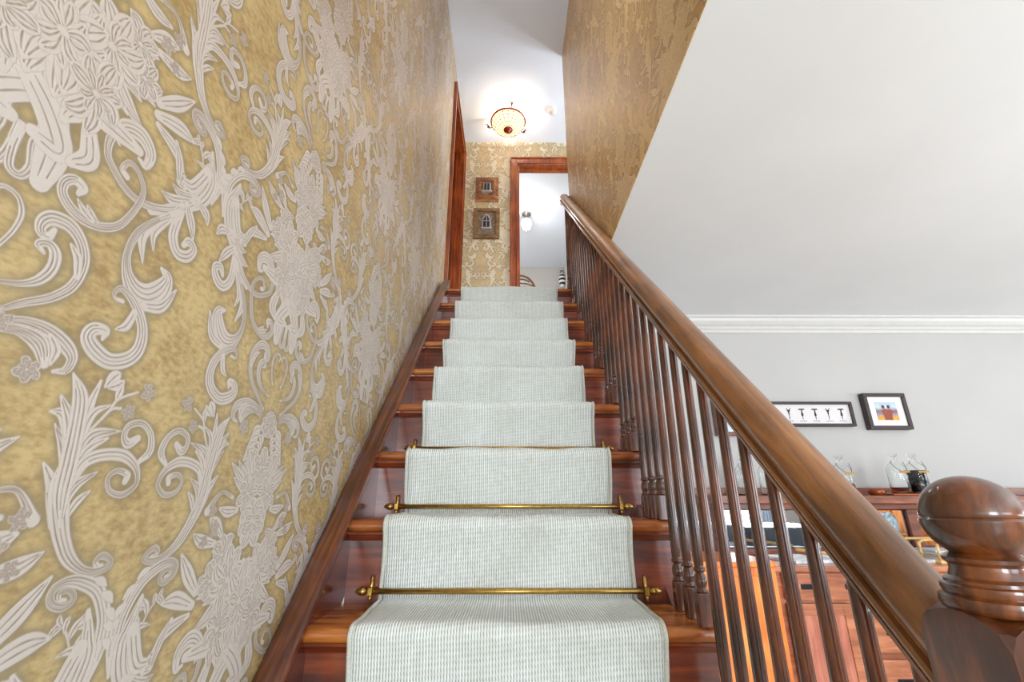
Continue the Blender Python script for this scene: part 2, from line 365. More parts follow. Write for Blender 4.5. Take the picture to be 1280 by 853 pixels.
def runner_mat():
    m, nt, p = newmat('ribbed_runner_wool'); L = nt.links
    g = nd(nt, 'ShaderNodeNewGeometry'); sp = nd(nt, 'ShaderNodeSeparateXYZ'); L.new(g.outputs['Position'], sp.inputs[0])
    uv = nd(nt, 'ShaderNodeUVMap'); su = nd(nt, 'ShaderNodeSeparateXYZ'); L.new(uv.outputs[0], su.inputs[0])   # u across, v along (metres)
    def sine(sock, k, ph=None):
        a = nd(nt, 'ShaderNodeMath', operation='MULTIPLY'); L.new(sock, a.inputs[0]); a.inputs[1].default_value = k
        if ph is not None:
            q = nd(nt, 'ShaderNodeMath', operation='ADD'); L.new(a.outputs[0], q.inputs[0]); L.new(ph, q.inputs[1]); a = q
        s_ = nd(nt, 'ShaderNodeMath', operation='SINE'); L.new(a.outputs[0], s_.inputs[0]); 
        h = nd(nt, 'ShaderNodeMath', operation='MULTIPLY_ADD'); L.new(s_.outputs[0], h.inputs[0]); h.inputs[1].default_value = .5; h.inputs[2].default_value = .5; return h.outputs[0]
    nz = nd(nt, 'ShaderNodeTexNoise'); nz.inputs['Scale'].default_value = 55; nz.inputs['Detail'].default_value = 4; L.new(uv.outputs[0], nz.inputs['Vector'])
    nb = nd(nt, 'ShaderNodeTexNoise'); nb.inputs['Scale'].default_value = 6; nb.inputs['Detail'].default_value = 3; L.new(uv.outputs[0], nb.inputs['Vector'])
    n3 = nd(nt, 'ShaderNodeTexNoise'); n3.inputs['Scale'].default_value = 420; L.new(uv.outputs[0], n3.inputs['Vector'])
    rib = sine(su.outputs[0], 2*PI/.0062)
    ph = nd(nt, 'ShaderNodeMath', operation='MULTIPLY'); L.new(su.outputs[0], ph.inputs[0]); ph.inputs[1].default_value = 1.9*PI/.0062
    das0 = sine(su.outputs[1], 2*PI/.012, ph.outputs[0])
    dm = nd(nt, 'ShaderNodeMath', operation='MULTIPLY_ADD'); L.new(das0, dm.inputs[0]); dm.inputs[1].default_value = .35; dm.inputs[2].default_value = .65; das = dm.outputs[0]
    inv = nd(nt, 'ShaderNodeMath', operation='SUBTRACT'); inv.inputs[0].default_value = 1; L.new(rib, inv.inputs[1])
    dk = nd(nt, 'ShaderNodeMath', operation='MULTIPLY'); L.new(inv.outputs[0], dk.inputs[0]); L.new(das, dk.inputs[1])
    r = nd(nt, 'ShaderNodeValToRGB'); e = r.color_ramp.elements
    e[0].position = .18; e[0].color = rgba((238, 243, 240)); e[1].position = .95; e[1].color = rgba((172, 175, 167))
    L.new(dk.outputs[0], r.inputs['Fac'])
    mx = nd(nt, 'ShaderNodeMix', data_type='RGBA', blend_type='MULTIPLY'); mx.inputs[0].default_value = .5; L.new(r.outputs[0], mx.inputs[6])
    rr = nd(nt, 'ShaderNodeValToRGB'); rr.color_ramp.elements[0].position = .35; rr.color_ramp.elements[0].color = rgba((222, 220, 210)); rr.color_ramp.elements[1].position = .6; rr.color_ramp.elements[1].color = (1, 1, 1, 1)
    av = nd(nt, 'ShaderNodeMix', data_type='FLOAT'); av.inputs[0].default_value = .5; L.new(nz.outputs['Fac'], av.inputs[2]); L.new(nb.outputs['Fac'], av.inputs[3])
    L.new(av.outputs[0], rr.inputs[0]); L.new(rr.outputs[0], mx.inputs[7]); L.new(mx.outputs[2], p.inputs['Base Color'])
    p.inputs['Roughness'].default_value = .95; p.inputs['Specular IOR Level'].default_value = .15; p.inputs['Sheen Weight'].default_value = .25
    hh = nd(nt, 'ShaderNodeMath', operation='MULTIPLY_ADD'); L.new(n3.outputs['Fac'], hh.inputs[0]); hh.inputs[1].default_value = .5
    sb = nd(nt, 'ShaderNodeMath', operation='SUBTRACT'); sb.inputs[0].default_value = 1; L.new(dk.outputs[0], sb.inputs[1]); L.new(sb.outputs[0], hh.inputs[2])
    b = nd(nt, 'ShaderNodeBump'); b.inputs['Strength'].default_value = .7; b.inputs['Distance'].default_value = .003
    L.new(hh.outputs[0], b.inputs['Height']); L.new(b.outputs['Normal'], p.inputs['Normal']); return m

WHITE = plain('white_wall_paint', (190, 188, 185), .55, var=.012, scale=2.5)
CEILW = plain('white_ceiling_paint', (238, 242, 244), .6, var=.012, scale=2)
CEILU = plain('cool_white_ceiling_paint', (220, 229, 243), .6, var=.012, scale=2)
TRIMW = plain('white_gloss_trim', (212, 211, 208), .35, var=.01)
FLOORW = wood('oak_floor', (128, 112, 94), (166, 152, 134), (194, 182, 164), (40, 3, 40), .35)
RISERW = wood('riser_mahogany', (60, 24, 13), (92, 38, 19), (124, 56, 26), (3.5, 30, 45), .28, .45)
TREADW = wood('tread_oak_varnish', (100, 50, 20), (138, 74, 29), (170, 104, 44), (4, 50, 40), .26, .4)
SKIRTW = wood('skirt_mahogany', (50, 18, 13), (80, 30, 20), (112, 46, 28), (40, 5, 5), .2, .6)
BALW = wood('baluster_walnut', (46, 22, 13), (78, 38, 20), (116, 60, 32), (50, 50, 5), .25, .55, .7)
RAILW = wood('handrail_walnut', (92, 58, 30), (124, 80, 43), (148, 100, 58), (60, 4, 4), .3, .3, .5)
NEWELW = wood('newel_walnut', (46, 23, 13), (80, 42, 20), (124, 68, 29), (40, 40, 6), .28, .5, .7)
CAPW = wood('skirt_cap_mahogany', (50, 23, 15), (84, 42, 26), (126, 72, 44), (80, 3, 3), .28, .4, .4)
CASEW = wood('door_casing_cherry', (96, 40, 15), (130, 60, 23), (164, 84, 35), (50, 50, 3), .3, .45)
BRASS = plain('antique_brass', (176, 140, 72), .28, .9, .12, scale=90)
RUNM = runner_mat()
WPL = wallpaper('damask_wallpaper_stair', 'Y', gold=(204, 180, 128), gold2=(164, 136, 90), cream=(211, 201, 192), line=(118, 92, 68), halo=(146, 132, 102))
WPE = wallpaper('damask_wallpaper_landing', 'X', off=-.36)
WPR = wallpaper('damask_wallpaper_gold', 'Y', gold=(208, 164, 92), gold2=(170, 126, 62), cream=(224, 188, 120), line=(150, 112, 66), halo=(150, 116, 70), rough=.33, bump=1.3, spec=.8)  # same damask paper; warm lamp light and grazing sheen put into its colours
OAKR = wood('quartered_oak_red', (140, 82, 56), (174, 108, 76), (202, 138, 100), (3, 30, 30), .35, .3)
OAKD = wood('quartered_oak_dark', (86, 46, 32), (118, 68, 48), (150, 92, 66), (3, 30, 30), .4, .2)
OAKV = wood('oak_door_panel', (156, 90, 72), (186, 114, 92), (206, 136, 110), (30, 30, 2.5), .35, .3)
HONEY = wood('honey_pine', (190, 96, 34), (222, 126, 52), (238, 152, 76), (30, 30, 3), .35, .35)
BLACKF = plain('dark_frame', (62, 50, 48), .4, scale=60)
IRON = plain('black_iron', (40, 42, 48), .35, .7, scale=60)
# ================================================================ the setting
T = .12
def wallbox(name, mat, b, label): return struct(box(name, mat, b), label)
wallbox('wall_left', WPL, (XL-T, XL, -4.0, 3.0, FLOOR-.1, CEIL2), 'long left wall in cream and gold damask wallpaper beside the stairs')
wl2 = box('wall_left', WPL, (XL-T, XL, 3.0, YE+.12, 3.43, CEIL2)); struct(wl2, 'strip of damask wall over the left landing doorway')
wl3 = box('wall_left', WPL, (XL-T, XL, 3.83, YE+.12, LAND-.2, 3.43)); struct(wl3, 'narrow damask wall between left doorway and landing end wall')
wallbox('wall_stairwell', WPR, (XR, XR+T, .18, 2.917, CEIL, CEIL2), 'damask wallpapered wall with warm light painted in, hanging over the stair rail on the right')
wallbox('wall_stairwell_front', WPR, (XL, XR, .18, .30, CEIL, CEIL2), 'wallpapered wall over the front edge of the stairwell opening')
box_ = (XR+T, 6.2, -4.0, YW+.12, CEIL, CEIL+.10)
c = MB(); c.box(XR+.003, 6.2, .18, YW+.12, CEIL-.0005, CEIL+.10); c.box(XL, 6.2, -4.0, .18, CEIL-.0005, CEIL+.10)
struct(c.build('ceiling', CEILW), 'flat white living room ceiling on the right', 'ceiling')
wallbox('wall_back', WHITE, (XR+.02, 6.2, YW, YW+.12, FLOOR-.1, CEIL), 'white living room wall behind the sideboard')
# crown moulding on that wall
pr = [(0,0),(-.062,0),(-.062,-.012),(-.050,-.018),(-.044,-.034),(-.030,-.052),(-.016,-.064),(-.016,-.078),(-.008,-.084),(-.008,-.104),(0,-.104)]
struct(MB().sweep(pr, [(XR+.03, YW, CEIL-.001), (6.19, YW, CEIL-.001)], ((0,1,0),(0,0,1))).build('trim_1', TRIMW), 'white crown moulding along the top of the living room wall', 'trim')
wallbox('floor', FLOORW, (XL, 6.2, -4.0, YW, FLOOR-.1, FLOOR), 'oak living room floor at the foot of the stairs')
# rear and right living room walls with window openings
def wall_open(name, mat, axis, at, t, lo, hi, z0, z1, ops, label):
    m = MB(); cuts = sorted(ops); cur = lo
    def put(a, b, za, zb):
        if axis == 'x': m.box(a, b, at, at+t, za, zb)
        else: m.box(at, at+t, a, b, za, zb)
    for a, b, za, zb in cuts:
        put(cur, a, z0, z1); put(a, b, z0, za); put(a, b, zb, z1); cur = b
    put(cur, hi, z0, z1); return struct(m.build(name, mat), label)
wall_open('wall_front', WHITE, 'x', -4.12, .12, XL, 6.2, FLOOR-.1, CEIL, [(-.1, 1.2, -.75, .75), (2.0, 4.4, -.7, .68)], 'white living room wall behind the camera')
wall_open('wall_right', WHITE, 'y', 6.2, .12, -4.0, YW, FLOOR-.1, CEIL, [(-.95, 1.35, -.7, .68)], 'white living room wall on the far right')
def window(n, axis, at, a, b, z0, z1, label):
    m = MB()
    def bar(p, q, za, zb, d0=.02, d1=.09):
        if axis == 'x': m.box(p, q, at+d0, at+d1, za, zb, .004)
        else: m.box(at+d0, at+d1, p, q, za, zb, .004)
    for p in np.linspace(a, b-.05, 4 if b-a > 1.5 else 3): bar(p, p+.05, z0, z1)
    zm = (z0+z1)/2
    for z in (z0, zm-.02, z1-.05): bar(a, b, z, z+.05, .022, .088)
    return struct(m.build(n, TRIMW), label)
window('window_1', 'x', -4.12, -.1, 1.2, -.75, .75, 'white framed window behind the camera')
window('window_2', 'x', -4.12, 2.0, 4.4, -.7, .68, 'wide white framed window behind the sofa')
window('window_3', 'y', 6.2, -.95, 1.35, -.7, .68, 'white framed side window')

# upstairs
window('window_added_stairwell', 'x', .28, -.38, .35, 1.98, 3.22, 'added white window frame round the fill light high over the front of the stairwell')  # added frame, dresses the stairwell fill light
window('window_added_hall', 'y', 1.52, 3.05, 3.80, 2.0, 3.1, 'added white window frame round the fill light at the right end of the upstairs hall')  # added frame to go with the hall fill light
wallbox('floor_upper', FLOORW, (XL, 2.6, 2.80, YE, LAND-.2, LAND), 'upstairs landing floor behind the top step')
wallbox('floor_bedroom', FLOORW, (-1.8, 2.6, YE, 6.9, LAND-.2, LAND), 'bedroom floor beyond the landing doorway')
wallbox('ceiling_upper', CEILU, (-1.8, 2.7, .18, 6.9, CEIL2, CEIL2+.1), 'white ceiling over stairwell landing and bedroom')
DX0, DX1, DZ = .083, .86, 3.385
m = MB(); m.box(XL, DX0, YE, YE+.12, LAND-.2, CEIL2); m.box(DX1, 2.6, YE, YE+.12, LAND-.2, CEIL2); m.box(DX0, DX1, YE, YE+.12, DZ, CEIL2)
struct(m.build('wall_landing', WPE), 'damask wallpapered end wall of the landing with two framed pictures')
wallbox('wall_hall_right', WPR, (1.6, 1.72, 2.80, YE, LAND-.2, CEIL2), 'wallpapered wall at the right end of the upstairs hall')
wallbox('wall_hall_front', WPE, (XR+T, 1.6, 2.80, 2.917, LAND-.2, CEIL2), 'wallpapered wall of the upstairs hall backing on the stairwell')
wallbox('wall_bedroom_back', WHITE, (-1.8, 2.6, 6.77, 6.89, LAND-.1, CEIL2), 'bright white far wall of the bedroom')
wallbox('wall_bedroom_right', WHITE, (.92, 1.04, YE+.12, 6.77, LAND-.1, CEIL2), 'white right wall of the bedroom')
wallbox('wall_bedroom_left', WHITE, (-1.8, -1.68, YE+.12, 6.77, LAND-.1, CEIL2), 'white left wall of the bedroom')
wallbox('wall_bedroom_front', WHITE, (-1.68, XL, YE+.125, YE+.13, LAND-.1, CEIL2), 'white front wall of the bedroom')
# casings
def casing(pts_w, axis, at, out, a, b, z0, z1, w=.08, sides=(1, 1)):
    """stepped moulded casing round an opening a..b up to z1, flat on plane `at`, projecting `out`"""
    m = MB()
    def bx(p, q, za, zb, d):
        lo, hi = sorted((at, at+out*d))
        if axis == 'x': m.box(p, q, lo, hi, za, zb, .003)
        else: m.box(lo, hi, p, q, za, zb, .003)
    for k, (f0, f1, d) in enumerate(((0, .22, .7), (.2, .8, .5), (.78, 1, 1.0))):
        for sd, e in ((sides[0], a), (sides[1], b)):
            if not sd: continue
            s_ = -1 if e == a else 1
            p, q = sorted((e+s_*w*f0, e+s_*w*f1)); bx(p, q, z0, z1+w*f1, d)
        bx(a-w*f0, b+w*f0, z1+w*f0, z1+w*f1, d)
    return m
d2 = struct(casing(None, 'x', YE, -.024, DX0, DX1, LAND, DZ).build('door_2', CASEW), 'reddish wooden door casing of the open bedroom doorway at the stair head', 'doorway')
m = MB(); m.box(DX0, DX0+.018, YE+.001, YE+.12, LAND, DZ); m.box(DX1-.018, DX1, YE+.001, YE+.12, LAND, DZ); m.box(DX0, DX1, YE+.001, YE+.12, DZ-.018, DZ); m.box(DX0+.018, DX1-.018, YE+.05, YE+.075, DZ-.034, DZ-.018)
m.build('door_jamb', CASEW, d2)
# left doorway
LY0, LY1, LZ = 3.08, 3.80, 3.40
d1 = struct(casing(None, 'y', XL, .026, LY0, LY1, LAND, LZ).build('door_1', CASEW), 'reddish wooden casing of the doorway on the left of the landing', 'doorway')
m = MB(); m.box(XL-T-.02, XL-.001, LY0-.02, LY0, LAND, LZ); m.box(XL-T-.02, XL-.001, LY1, LY1+.02, LAND, LZ); m.box(XL-T-.02, XL-.001, LY0, LY1, LZ, LZ+.02); m.box(XL-.075, XL-.06, LY1-.014, LY1, LAND, LZ)
m.build('door_jamb', CASEW, d1)
ds = box('door_leaf', CASEW, (XL-T-.015, XL-T+.025, LY0+.003, LY1-.003, LAND+.01, LZ-.003), d1, .002)
for z0, z1 in ((LAND+.2, LAND+.95), (LAND+1.1, LAND+1.95)): box('panel', CASEW, (XL-T+.02, XL-T+.03, LY0+.12, LY1-.12, z0, z1), d1, .003)
hg = box('hinge', BRASS, (XL-.03, XL-.018, LY0, LY0+.004, 2.72, 2.80), d1)
wallbox('wall_left_upper', WPL, (XL-T, XL, 3.0, LY0-.02, LAND-.2, 3.43), 'narrow damask wall just before the left landing doorway')

# ================================================================ staircase
stair = thing('staircase', (0, Y0-4*RUN, FLOOR), 'varnished reddish-brown wooden staircase rising to the landing under a pale runner', 'staircase')
SX0, SX1 = -.425, .440
def nose_prof(Yf, zt, yb, th=.030):     # tread cross-section (y,z), bullnose to the front
    r = th/2; p = [(yb, zt), ]
    for i in range(7):
        a = PI/2+PI*i/6; p.append((Yf+r+r*math.cos(a), zt-r+r*math.sin(a)))
    p.append((yb, zt-th)); return p
for n in range(-4, 9):
    Yf = Y0+.008+n*RUN; zt = Z0+.0135+n*RISE; yb = Yf+RUN+.03 if n < 8 else 2.81
    MB().sweep(nose_prof(Yf, zt, yb), [(SX0, 0, 0), (SX1+.012, 0, 0)], ((0,1,0),(0,0,1))).build('tread', TREADW, stair, autosmooth=True)
    yr = Yf+.028
    MB().box(SX0, SX1, yr, yr+.018, zt-RISE, zt-.029).build('riser', RISERW, stair)
    # cove moulding under the nosing
    cv = [(yr, zt-.030), (yr-.017, zt-.030), (yr-.016, zt-.036), (yr-.009, zt-.042), (yr-.006, zt-.050), (yr, zt-.052)]
    MB().sweep(cv, [(SX0, 0, 0), (SX1+.006, 0, 0)], ((0,1,0),(0,0,1))).build('cove_moulding', RISERW, stair, autosmooth=True)
# skirt board on the wall side with a moulded cap
def para(x0, x1, ya, yb, n0, n1):
    v = []
    for x in (x0, x1):
        for y, n in ((ya, n0), (yb, n0), (yb, n1), (ya, n1)): v.append((x, y, max(up(n, y), FLOOR)))
    return v, [(0,1,2,3), (7,6,5,4), (0,4,5,1), (1,5,6,2), (2,6,7,3), (3,7,4,0)]
v, f = para(XL+.001, SX0, .15, 2.86, -.24, -.012)
MB().add(v, f).build('skirt_board', SKIRTW, stair)
nv, xv = Vector((0, -SA, CA)), Vector((1, 0, 0))
cap = [(XL+.0015, -.03), (XL+.0015, -.012), (XL+.006, -.008), (XL+.012, -.004), (XL+.016, .006), (XL+.026, .011), (XL+.046, .018), (XL+.058, .024), (XL+.066, .024), (XL+.072, .019), (XL+.072, .008), (XL+.066, .002), (XL+.064, -.016), (XL+.064, -.03)]
def slope_pt(y, n=0): return Vector((0, y-n*0, up(0, y)))
MB().sweep(cap, [slope_pt(.15), slope_pt(2.84)], (xv, nv)).build('skirt_cap_moulding', CAPW, stair, autosmooth=True)
# outer string
v, f = para(SX1-.03, SX1, .20, 2.80, -.30, -.155)
MB().add(v, f).build('outer_string', SKIRTW, stair)
m = MB(); m.add([(SX1-.03, .24, FLOOR), (SX1-.03, 2.69, FLOOR), (SX1-.03, 2.69, up(-.25, 2.69)), (SX1-.03, .6, max(FLOOR, up(-.25, .6))), (SX1-.01, .24, FLOOR), (SX1-.01, 2.69, FLOOR), (SX1-.01, 2.69, up(-.25, 2.69)), (SX1-.01, .6, max(FLOOR, up(-.25, .6)))], [(0,1,2,3), (7,6,5,4), (0,4,5,1), (1,5,6,2), (2,6,7,3), (3,7,4,0)])
m.build('spandrel_panel', TRIMW, stair)

# ================================================================ runner
def runner():
    t = .011; path = []
    for n in range(-4, 9):
        Yf = Y0-.003+n*RUN; zt = Z0+.0135+t+n*RISE; yr = Y0+.036-t+n*RUN; r = .025
        zb = Z0+.0135+(n-1)*RISE+t
        for k in range(7):       # riser upward with a soft belly
            q = k/6; path.append((yr-.003*math.sin(q*PI)-.0225*q**2.2, zb+q*(RISE-.045)))
        for k in range(11):
            a = PI*1.12-PI*.62*k/10
            path.append((Yf+r+r*math.cos(a), zt-r+r*math.sin(a)))
        for k in range(1, 4): path.append((Yf+r+(RUN-.030)*k/4, zt-.0015*math.sin(PI*k/4)))
    path.append((3.2, LAND+t+.002))
    L = [0]
    for a, b in zip(path, path[1:]): L.append(L[-1]+math.hypot(b[0]-a[0], b[1]-a[1]))
    nu = 40; vs = []; fs = []; uv = []
    rnd = random.Random(3); ph = [rnd.uniform(0, 6) for _ in range(8)]
    for i, (y, z) in enumerate(path):
        w = .3245+.003*math.sin(L[i]*9+ph[0])+.002*math.sin(L[i]*23+ph[1])
        a = path[max(i-1, 0)]; b = path[min(i+1, len(path)-1)]; tv = Vector((0, b[0]-a[0], b[1]-a[1])).normalized(); nn = Vector((0, -tv.z, tv.y))
        if nn.dot(Vector((0, -1, 1))) < 0: nn = -nn
        for k in range(nu+1):
            u = -1+2*k/nu; e = .0022*math.sin(u*5+L[i]*7+ph[2])+.0015*math.sin(u*11+L[i]*3.1+ph[3])
            if abs(u) > .97: e -= .004
            p = Vector((u*w-.002, y, z))+nn*e; vs.append(p); uv.append((u*w+.5, L[i]))
    n1 = nu+1
    for i in range(len(path)-1):
        for k in range(nu): fs.append((i*n1+k, i*n1+k+1, (i+1)*n1+k+1, (i+1)*n1+k))
    me = bpy.data.meshes.new('stair_runner'); me.from_pydata(vs, [], fs); me.polygons.foreach_set('use_smooth', [True]*len(fs))
    ul = me.uv_layers.new(name='UVMap'); li = [l.vertex_index for l in me.loops]
    ul.data.foreach_set('uv', [c for i in li for c in uv[i]])
    me.materials.append(RUNM); o = bpy.data.objects.new('stair_runner', me); COL.objects.link(o)
    s_ = o.modifiers.new('thickness', 'SOLIDIFY'); s_.thickness = .009; s_.offset = -1
    tag(o, 'pale grey-green ribbed wool carpet runner down the middle of the stairs', 'runner')
    E_ = plain('runner_serged_edge', (196, 196, 184), .95, var=.1, scale=300, bump=.6)
    for sd, k in ((-1, 0), (1, nu)):
        e = MB().tube([vs[i*n1+k]+Vector((sd*.001, 0, 0)) for i in range(len(path))], .0055, 7).build('serged_edge', E_, o)
    return o
RUN_OBJ = runner()

# ================================================================ stair rods
def rod(n, label):
    z = Z0+.0135+n*RISE+.030; y = Y0+.036+(n+1)*RUN-.020
    t = thing('stair_rod', (0, y, z), label, 'stair rod', 'brass stair rods across the runner')
    MB().tube([(-.352, y, z), (.352, y, z)], .0072, 12).build('rod', BRASS, t)
    for s_ in (-1, 1):
        b = MB().box(.348, .360, y-.009, y+.012, z-.010, z+.010, .002)
        b.tube([(.354, y+.004, z-.008), (.354, y+.009, z+.014), (.354, y+.012, z+.034)], [.006, .0045, .0055], 10)
        b.tube([(.354, y+.002, z-.006), (.354, y-.002, z-.024)], [.005, .0042], 10)
        b.v = [(s_*a, c, d) for a, c, d in b.v]; b.build('bracket', BRASS, t)
        M = Matrix.Translation((s_*.360, y, z)) @ Matrix.Rotation(s_*PI/2, 4, 'Y')
        MB().lathe([(.004, 0), (.004, .004), (.0085, .006), (.0105, .013), (.0095, .020), (.006, .027), (.002, .032), (.0004, .033)], n=12, M=M).build('finial', BRASS, t)
rod(0, 'bright brass stair rod lying across the lowest full step, acorn ends')
rod(1, 'thinner looking brass stair rod on the second step up, just above the lowest rod')
rod(2, 'brass stair rod peeping out behind the third nosing up')

# ================================================================ balustrade
rail = thing('stair_railing', (.42, Y0, Z0), 'dark walnut handrail on close-set turned balusters on the right of the stairs', 'railing')
HX, HN = .420, .503
half = [(0, .0345), (.013, .0325), (.023, .0275), (.030, .019), (.0335, .010), (.0325, .002), (.0285, -.0035), (.0255, -.0065), (.0265, -.009), (.0325, -.010), (.0345, -.0135), (.0335, -.0175), (.0270, -.0195), (.0255, -.0225), (.0305, -.0235), (.0305, -.0285), (.025, -.032), (.020, -.0335)]
prof = [(-a, b) for a, b in reversed(half[1:])]+half
ys = list(np.linspace(.455, 2.90, 10))
o = MB().sweep(prof, [Vector((HX, y, up(HN, y))) for y in ys], (xv, nv)).build('handrail', RAILW, rail, autosmooth=True)
ze = up(HN, 2.90)
MB().box(HX-.030, HX+.042, 2.875, 2.915, ze-.05, ze+.010, .004).build('rail_end_block', RAILW, rail)
def baluster_mb(h):
    m = MB(); s_ = .0140
    m.box(-s_, s_, -s_, s_, 0, .064, .002)
    top = h
    p = [(.0130, .064), (.0140, .066), (.0140, .069), (.0100, .072), (.0105, .075), (.0132, .081), (.0138, .087), (.0125, .094), (.0092, .101), (.0086, .104), (.0126, .106), (.0134, .109), (.0126, .112), (.0098, .114), (.0104, .118)]
    p += [(.0110, .14), (.0114, .20), (.0112, .30), (.0104, .42), (.0094, max(.5, top-.06)), (.0090, top)]
    m.lathe(p, n=18); return m
me3 = []
for k in range(3):
    dy = .020+.0697*k
    h = up(HN-.034, Y0+dy)-(Z0+.0135)
    o = baluster_mb(h).build('baluster', BALW, rail); me3.append((o, dy))
first = [True]*3
for n in range(-3, 9):
    for k in range(3):
        y = Y0+me3[k][1]+n*RUN
        if y < .50 or (n == 8 and k > 1): continue
        src = me3[k][0]
        if first[k]: b = src; first[k] = False
        else: b = src.copy(); COL.objects.link(b)
        b.parent = rail; b.matrix_parent_inverse = Matrix.Identity(4)
        b.location = Vector((.418, y, Z0+.0135+n*RISE))-rail.location
# newel post
NXc, NYc = .4145, .427
newel = thing('newel_post', (NXc, NYc, Z0+.0135-4*RISE), 'stout dark newel post with round turned cap at the foot of the handrail', 'newel post')
def arch_block():
    h = .0395; zb = Z0+.0135-4*RISE; zs, za = -.112, -.090; bm = MB(); vs = []; fs = []
    K = 12
    # groin-like domed top: height = min over both axes arcs
    N = 13
    for i in range(N):
        for j in range(N):
            a = -1+2*i/(N-1); b = -1+2*j/(N-1)
            z = zs+(za-zs)*max(math.sqrt(max(0, 1-a*a)), math.sqrt(max(0, 1-b*b)))
            vs.append((NXc+a*h, NYc+b*h, z))
    for i in range(N-1):
        for j in range(N-1): fs.append((i*N+j, i*N+N+j, i*N+N+j+1, i*N+j+1))
    base = len(vs); ring = [i*N for i in range(N)]+[(N-1)*N+j for j in range(1, N)]+[i*N+N-1 for i in range(N-2, -1, -1)]+[j for j in range(N-2, 0, -1)]
    for r in ring: vs.append((vs[r][0], vs[r][1], zb))
    R = len(ring)
    for k in range(R): fs.append((ring[k], ring[(k+1) % R], base+(k+1) % R, base+k))
    fs.append(tuple(base+k for k in range(R)))
    bm.add(vs, fs); return bm
arch_block().build('post_shaft', NEWELW, newel, autosmooth=True)
cz = -.0205
pc = [(.030, -.094), (.0365, -.0905), (.0385, -.086), (.0375, -.0805), (.0335, -.0785), (.0350, -.075), (.0345, -.0715), (.0315, -.070), (.0315, -.0675), (.0275, -.065), (.0255, -.060), (.0255, -.056), (.0285, -.053), (.0290, -.050), (.0275, -.049)]
MB().lathe(pc, (NXc, NYc, 0), 40).build('turned_collar', NEWELW, newel, autosmooth=True)
bp = [(.020, -.052), (.0275, -.049)]
for i in range(1, 10): a = -1.05+i*1.02/9; bp.append((.0375*math.cos(a), -.0185+.0345*math.sin(a)))
bp += [(.0362, -.0180), (.0356, -.0174), (.0360, -.0168)]
for i in range(0, 13): a = .03+i*(PI/2-.03)/12; bp.append((.0362*math.cos(a)+.0003, -.0168+.0345*math.sin(a)))
MB().lathe(bp, (NXc, NYc, 0), 48).build('ball_cap', NEWELW, newel, autosmooth=True)
# ================================================================ landing: lamp, detector, pictures
LX, LY, LZr = -.018, 3.535, 3.560
lamp = thing('ceiling_lamp', (LX, LY, CEIL2), 'leaded amber glass bowl lamp with red rim hanging from the stairwell ceiling', 'lamp')
REDM = plain('red_lamp_glass', (150, 44, 22), .25, coat=.4)
BRNZ = plain('dark_bronze', (74, 38, 26), .35, .8)
GLB = emit('amber_lamp_glass', (255, 224, 170), 2.0)
Rb, Db = .168, .105
def bowl_pt(a, q, k=1.0): return Vector((LX+Rb*k*math.cos(q*PI/2)*math.cos(a), LY+Rb*k*math.cos(q*PI/2)*math.sin(a), LZr-Db*k*math.sin(q*PI/2)))
m = MB(); NA, NQ = 20, 6
for i in range(NA):
    for j in range(NQ):
        a0, a1 = 2*PI*i/NA+.012, 2*PI*(i+1)/NA-.012; q0, q1 = j/NQ*.92+.006, (j+1)/NQ*.92-.006
        m.add([bowl_pt(a0, q0), bowl_pt(a1, q0), bowl_pt(a1, q1), bowl_pt(a0, q1)], [(0,1,2,3)])
g = m.build('leaded_glass_pane', GLB, lamp); g['kind'] = 'stuff'
m = MB()
for i in range(NA): m.tube([bowl_pt(2*PI*i/NA, j/8*.93) for j in range(9)], .0028, 5)
for j in range(1, NQ+1): m.tube([bowl_pt(2*PI*i/36, j/NQ*.92) for i in range(36)], .0028, 5, True)
m.build('lead_came', BRNZ, lamp)
m = MB(); m.lathe([(Rb*.16, 0), (Rb*.165, .002), (0.001, .003)], (LX, LY, LZr-Db-.004))
m.tube([(LX+Rb*math.cos(a), LY+Rb*math.sin(a), LZr) for a in np.linspace(0, 2*PI, 48, endpoint=False)], .0105, 8, True)
m.build('rim', REDM, lamp)
MB().lathe([(.001, -.034), (.012, -.031), (.018, -.022), (.034, -.014), (.046, -.002), (.048, .012), (.038, .022), (.001, .023)], (LX, LY, LZr-Db), 20).build('bottom_finial', REDM, lamp)
MB().lathe([(.055, 0), (.055, -.010), (.040, -.022), (.012, -.028), (.008, -.04), (.008, -.235), (.001, -.236)], (LX, LY, CEIL2), 24).build('canopy', REDM, lamp)
for k in range(3):
    a = -1.40+k*2*PI/3; c, s_ = math.cos(a), math.sin(a)
    pts = [(.05, .105), (.11, .085), (.152, .035), (.166, .0), (.18, -.012), (.205, -.010), (.222, .006), (.225, .022), (.215, .026)]
    am = MB().tube([(LX+r*c, LY+r*s_, LZr+z) for r, z in pts], [.004]*6+[.0035, .003, .003], 8)
    for dz, dr in ((.0, .012), (.012, .022), (-.012, .02)):   # curled leaf tips
        am.tube([(LX+.20*c, LY+.20*s_, LZr-.008), (LX+(.20+dr)*c-s_*dz, LY+(.20+dr)*s_+c*dz, LZr+.010+dr), (LX+(.22+dr)*c-s_*dz*2, LY+(.22+dr)*s_+c*dz*2, LZr+.004+dr)], [.004, .006, .001], 6)
    am.build('arm', BRNZ, lamp)
BULB = emit('lamp_bulb', (255, 236, 200), 6)
for s_ in (-1, 1):
    bx, by, bz = LX+s_*.055, LY-.03*s_, LZr-.052
    MB().lathe([(.001, -.018), (.010, -.014), (.013, -.004), (.010, .006), (.005, .016)], (bx, by, bz-.008), 12).build('bulb', BULB, lamp)
    point('stair_lamp_bulb', (bx, by, bz+.020), 3.2, (1, .90, .76), .006)
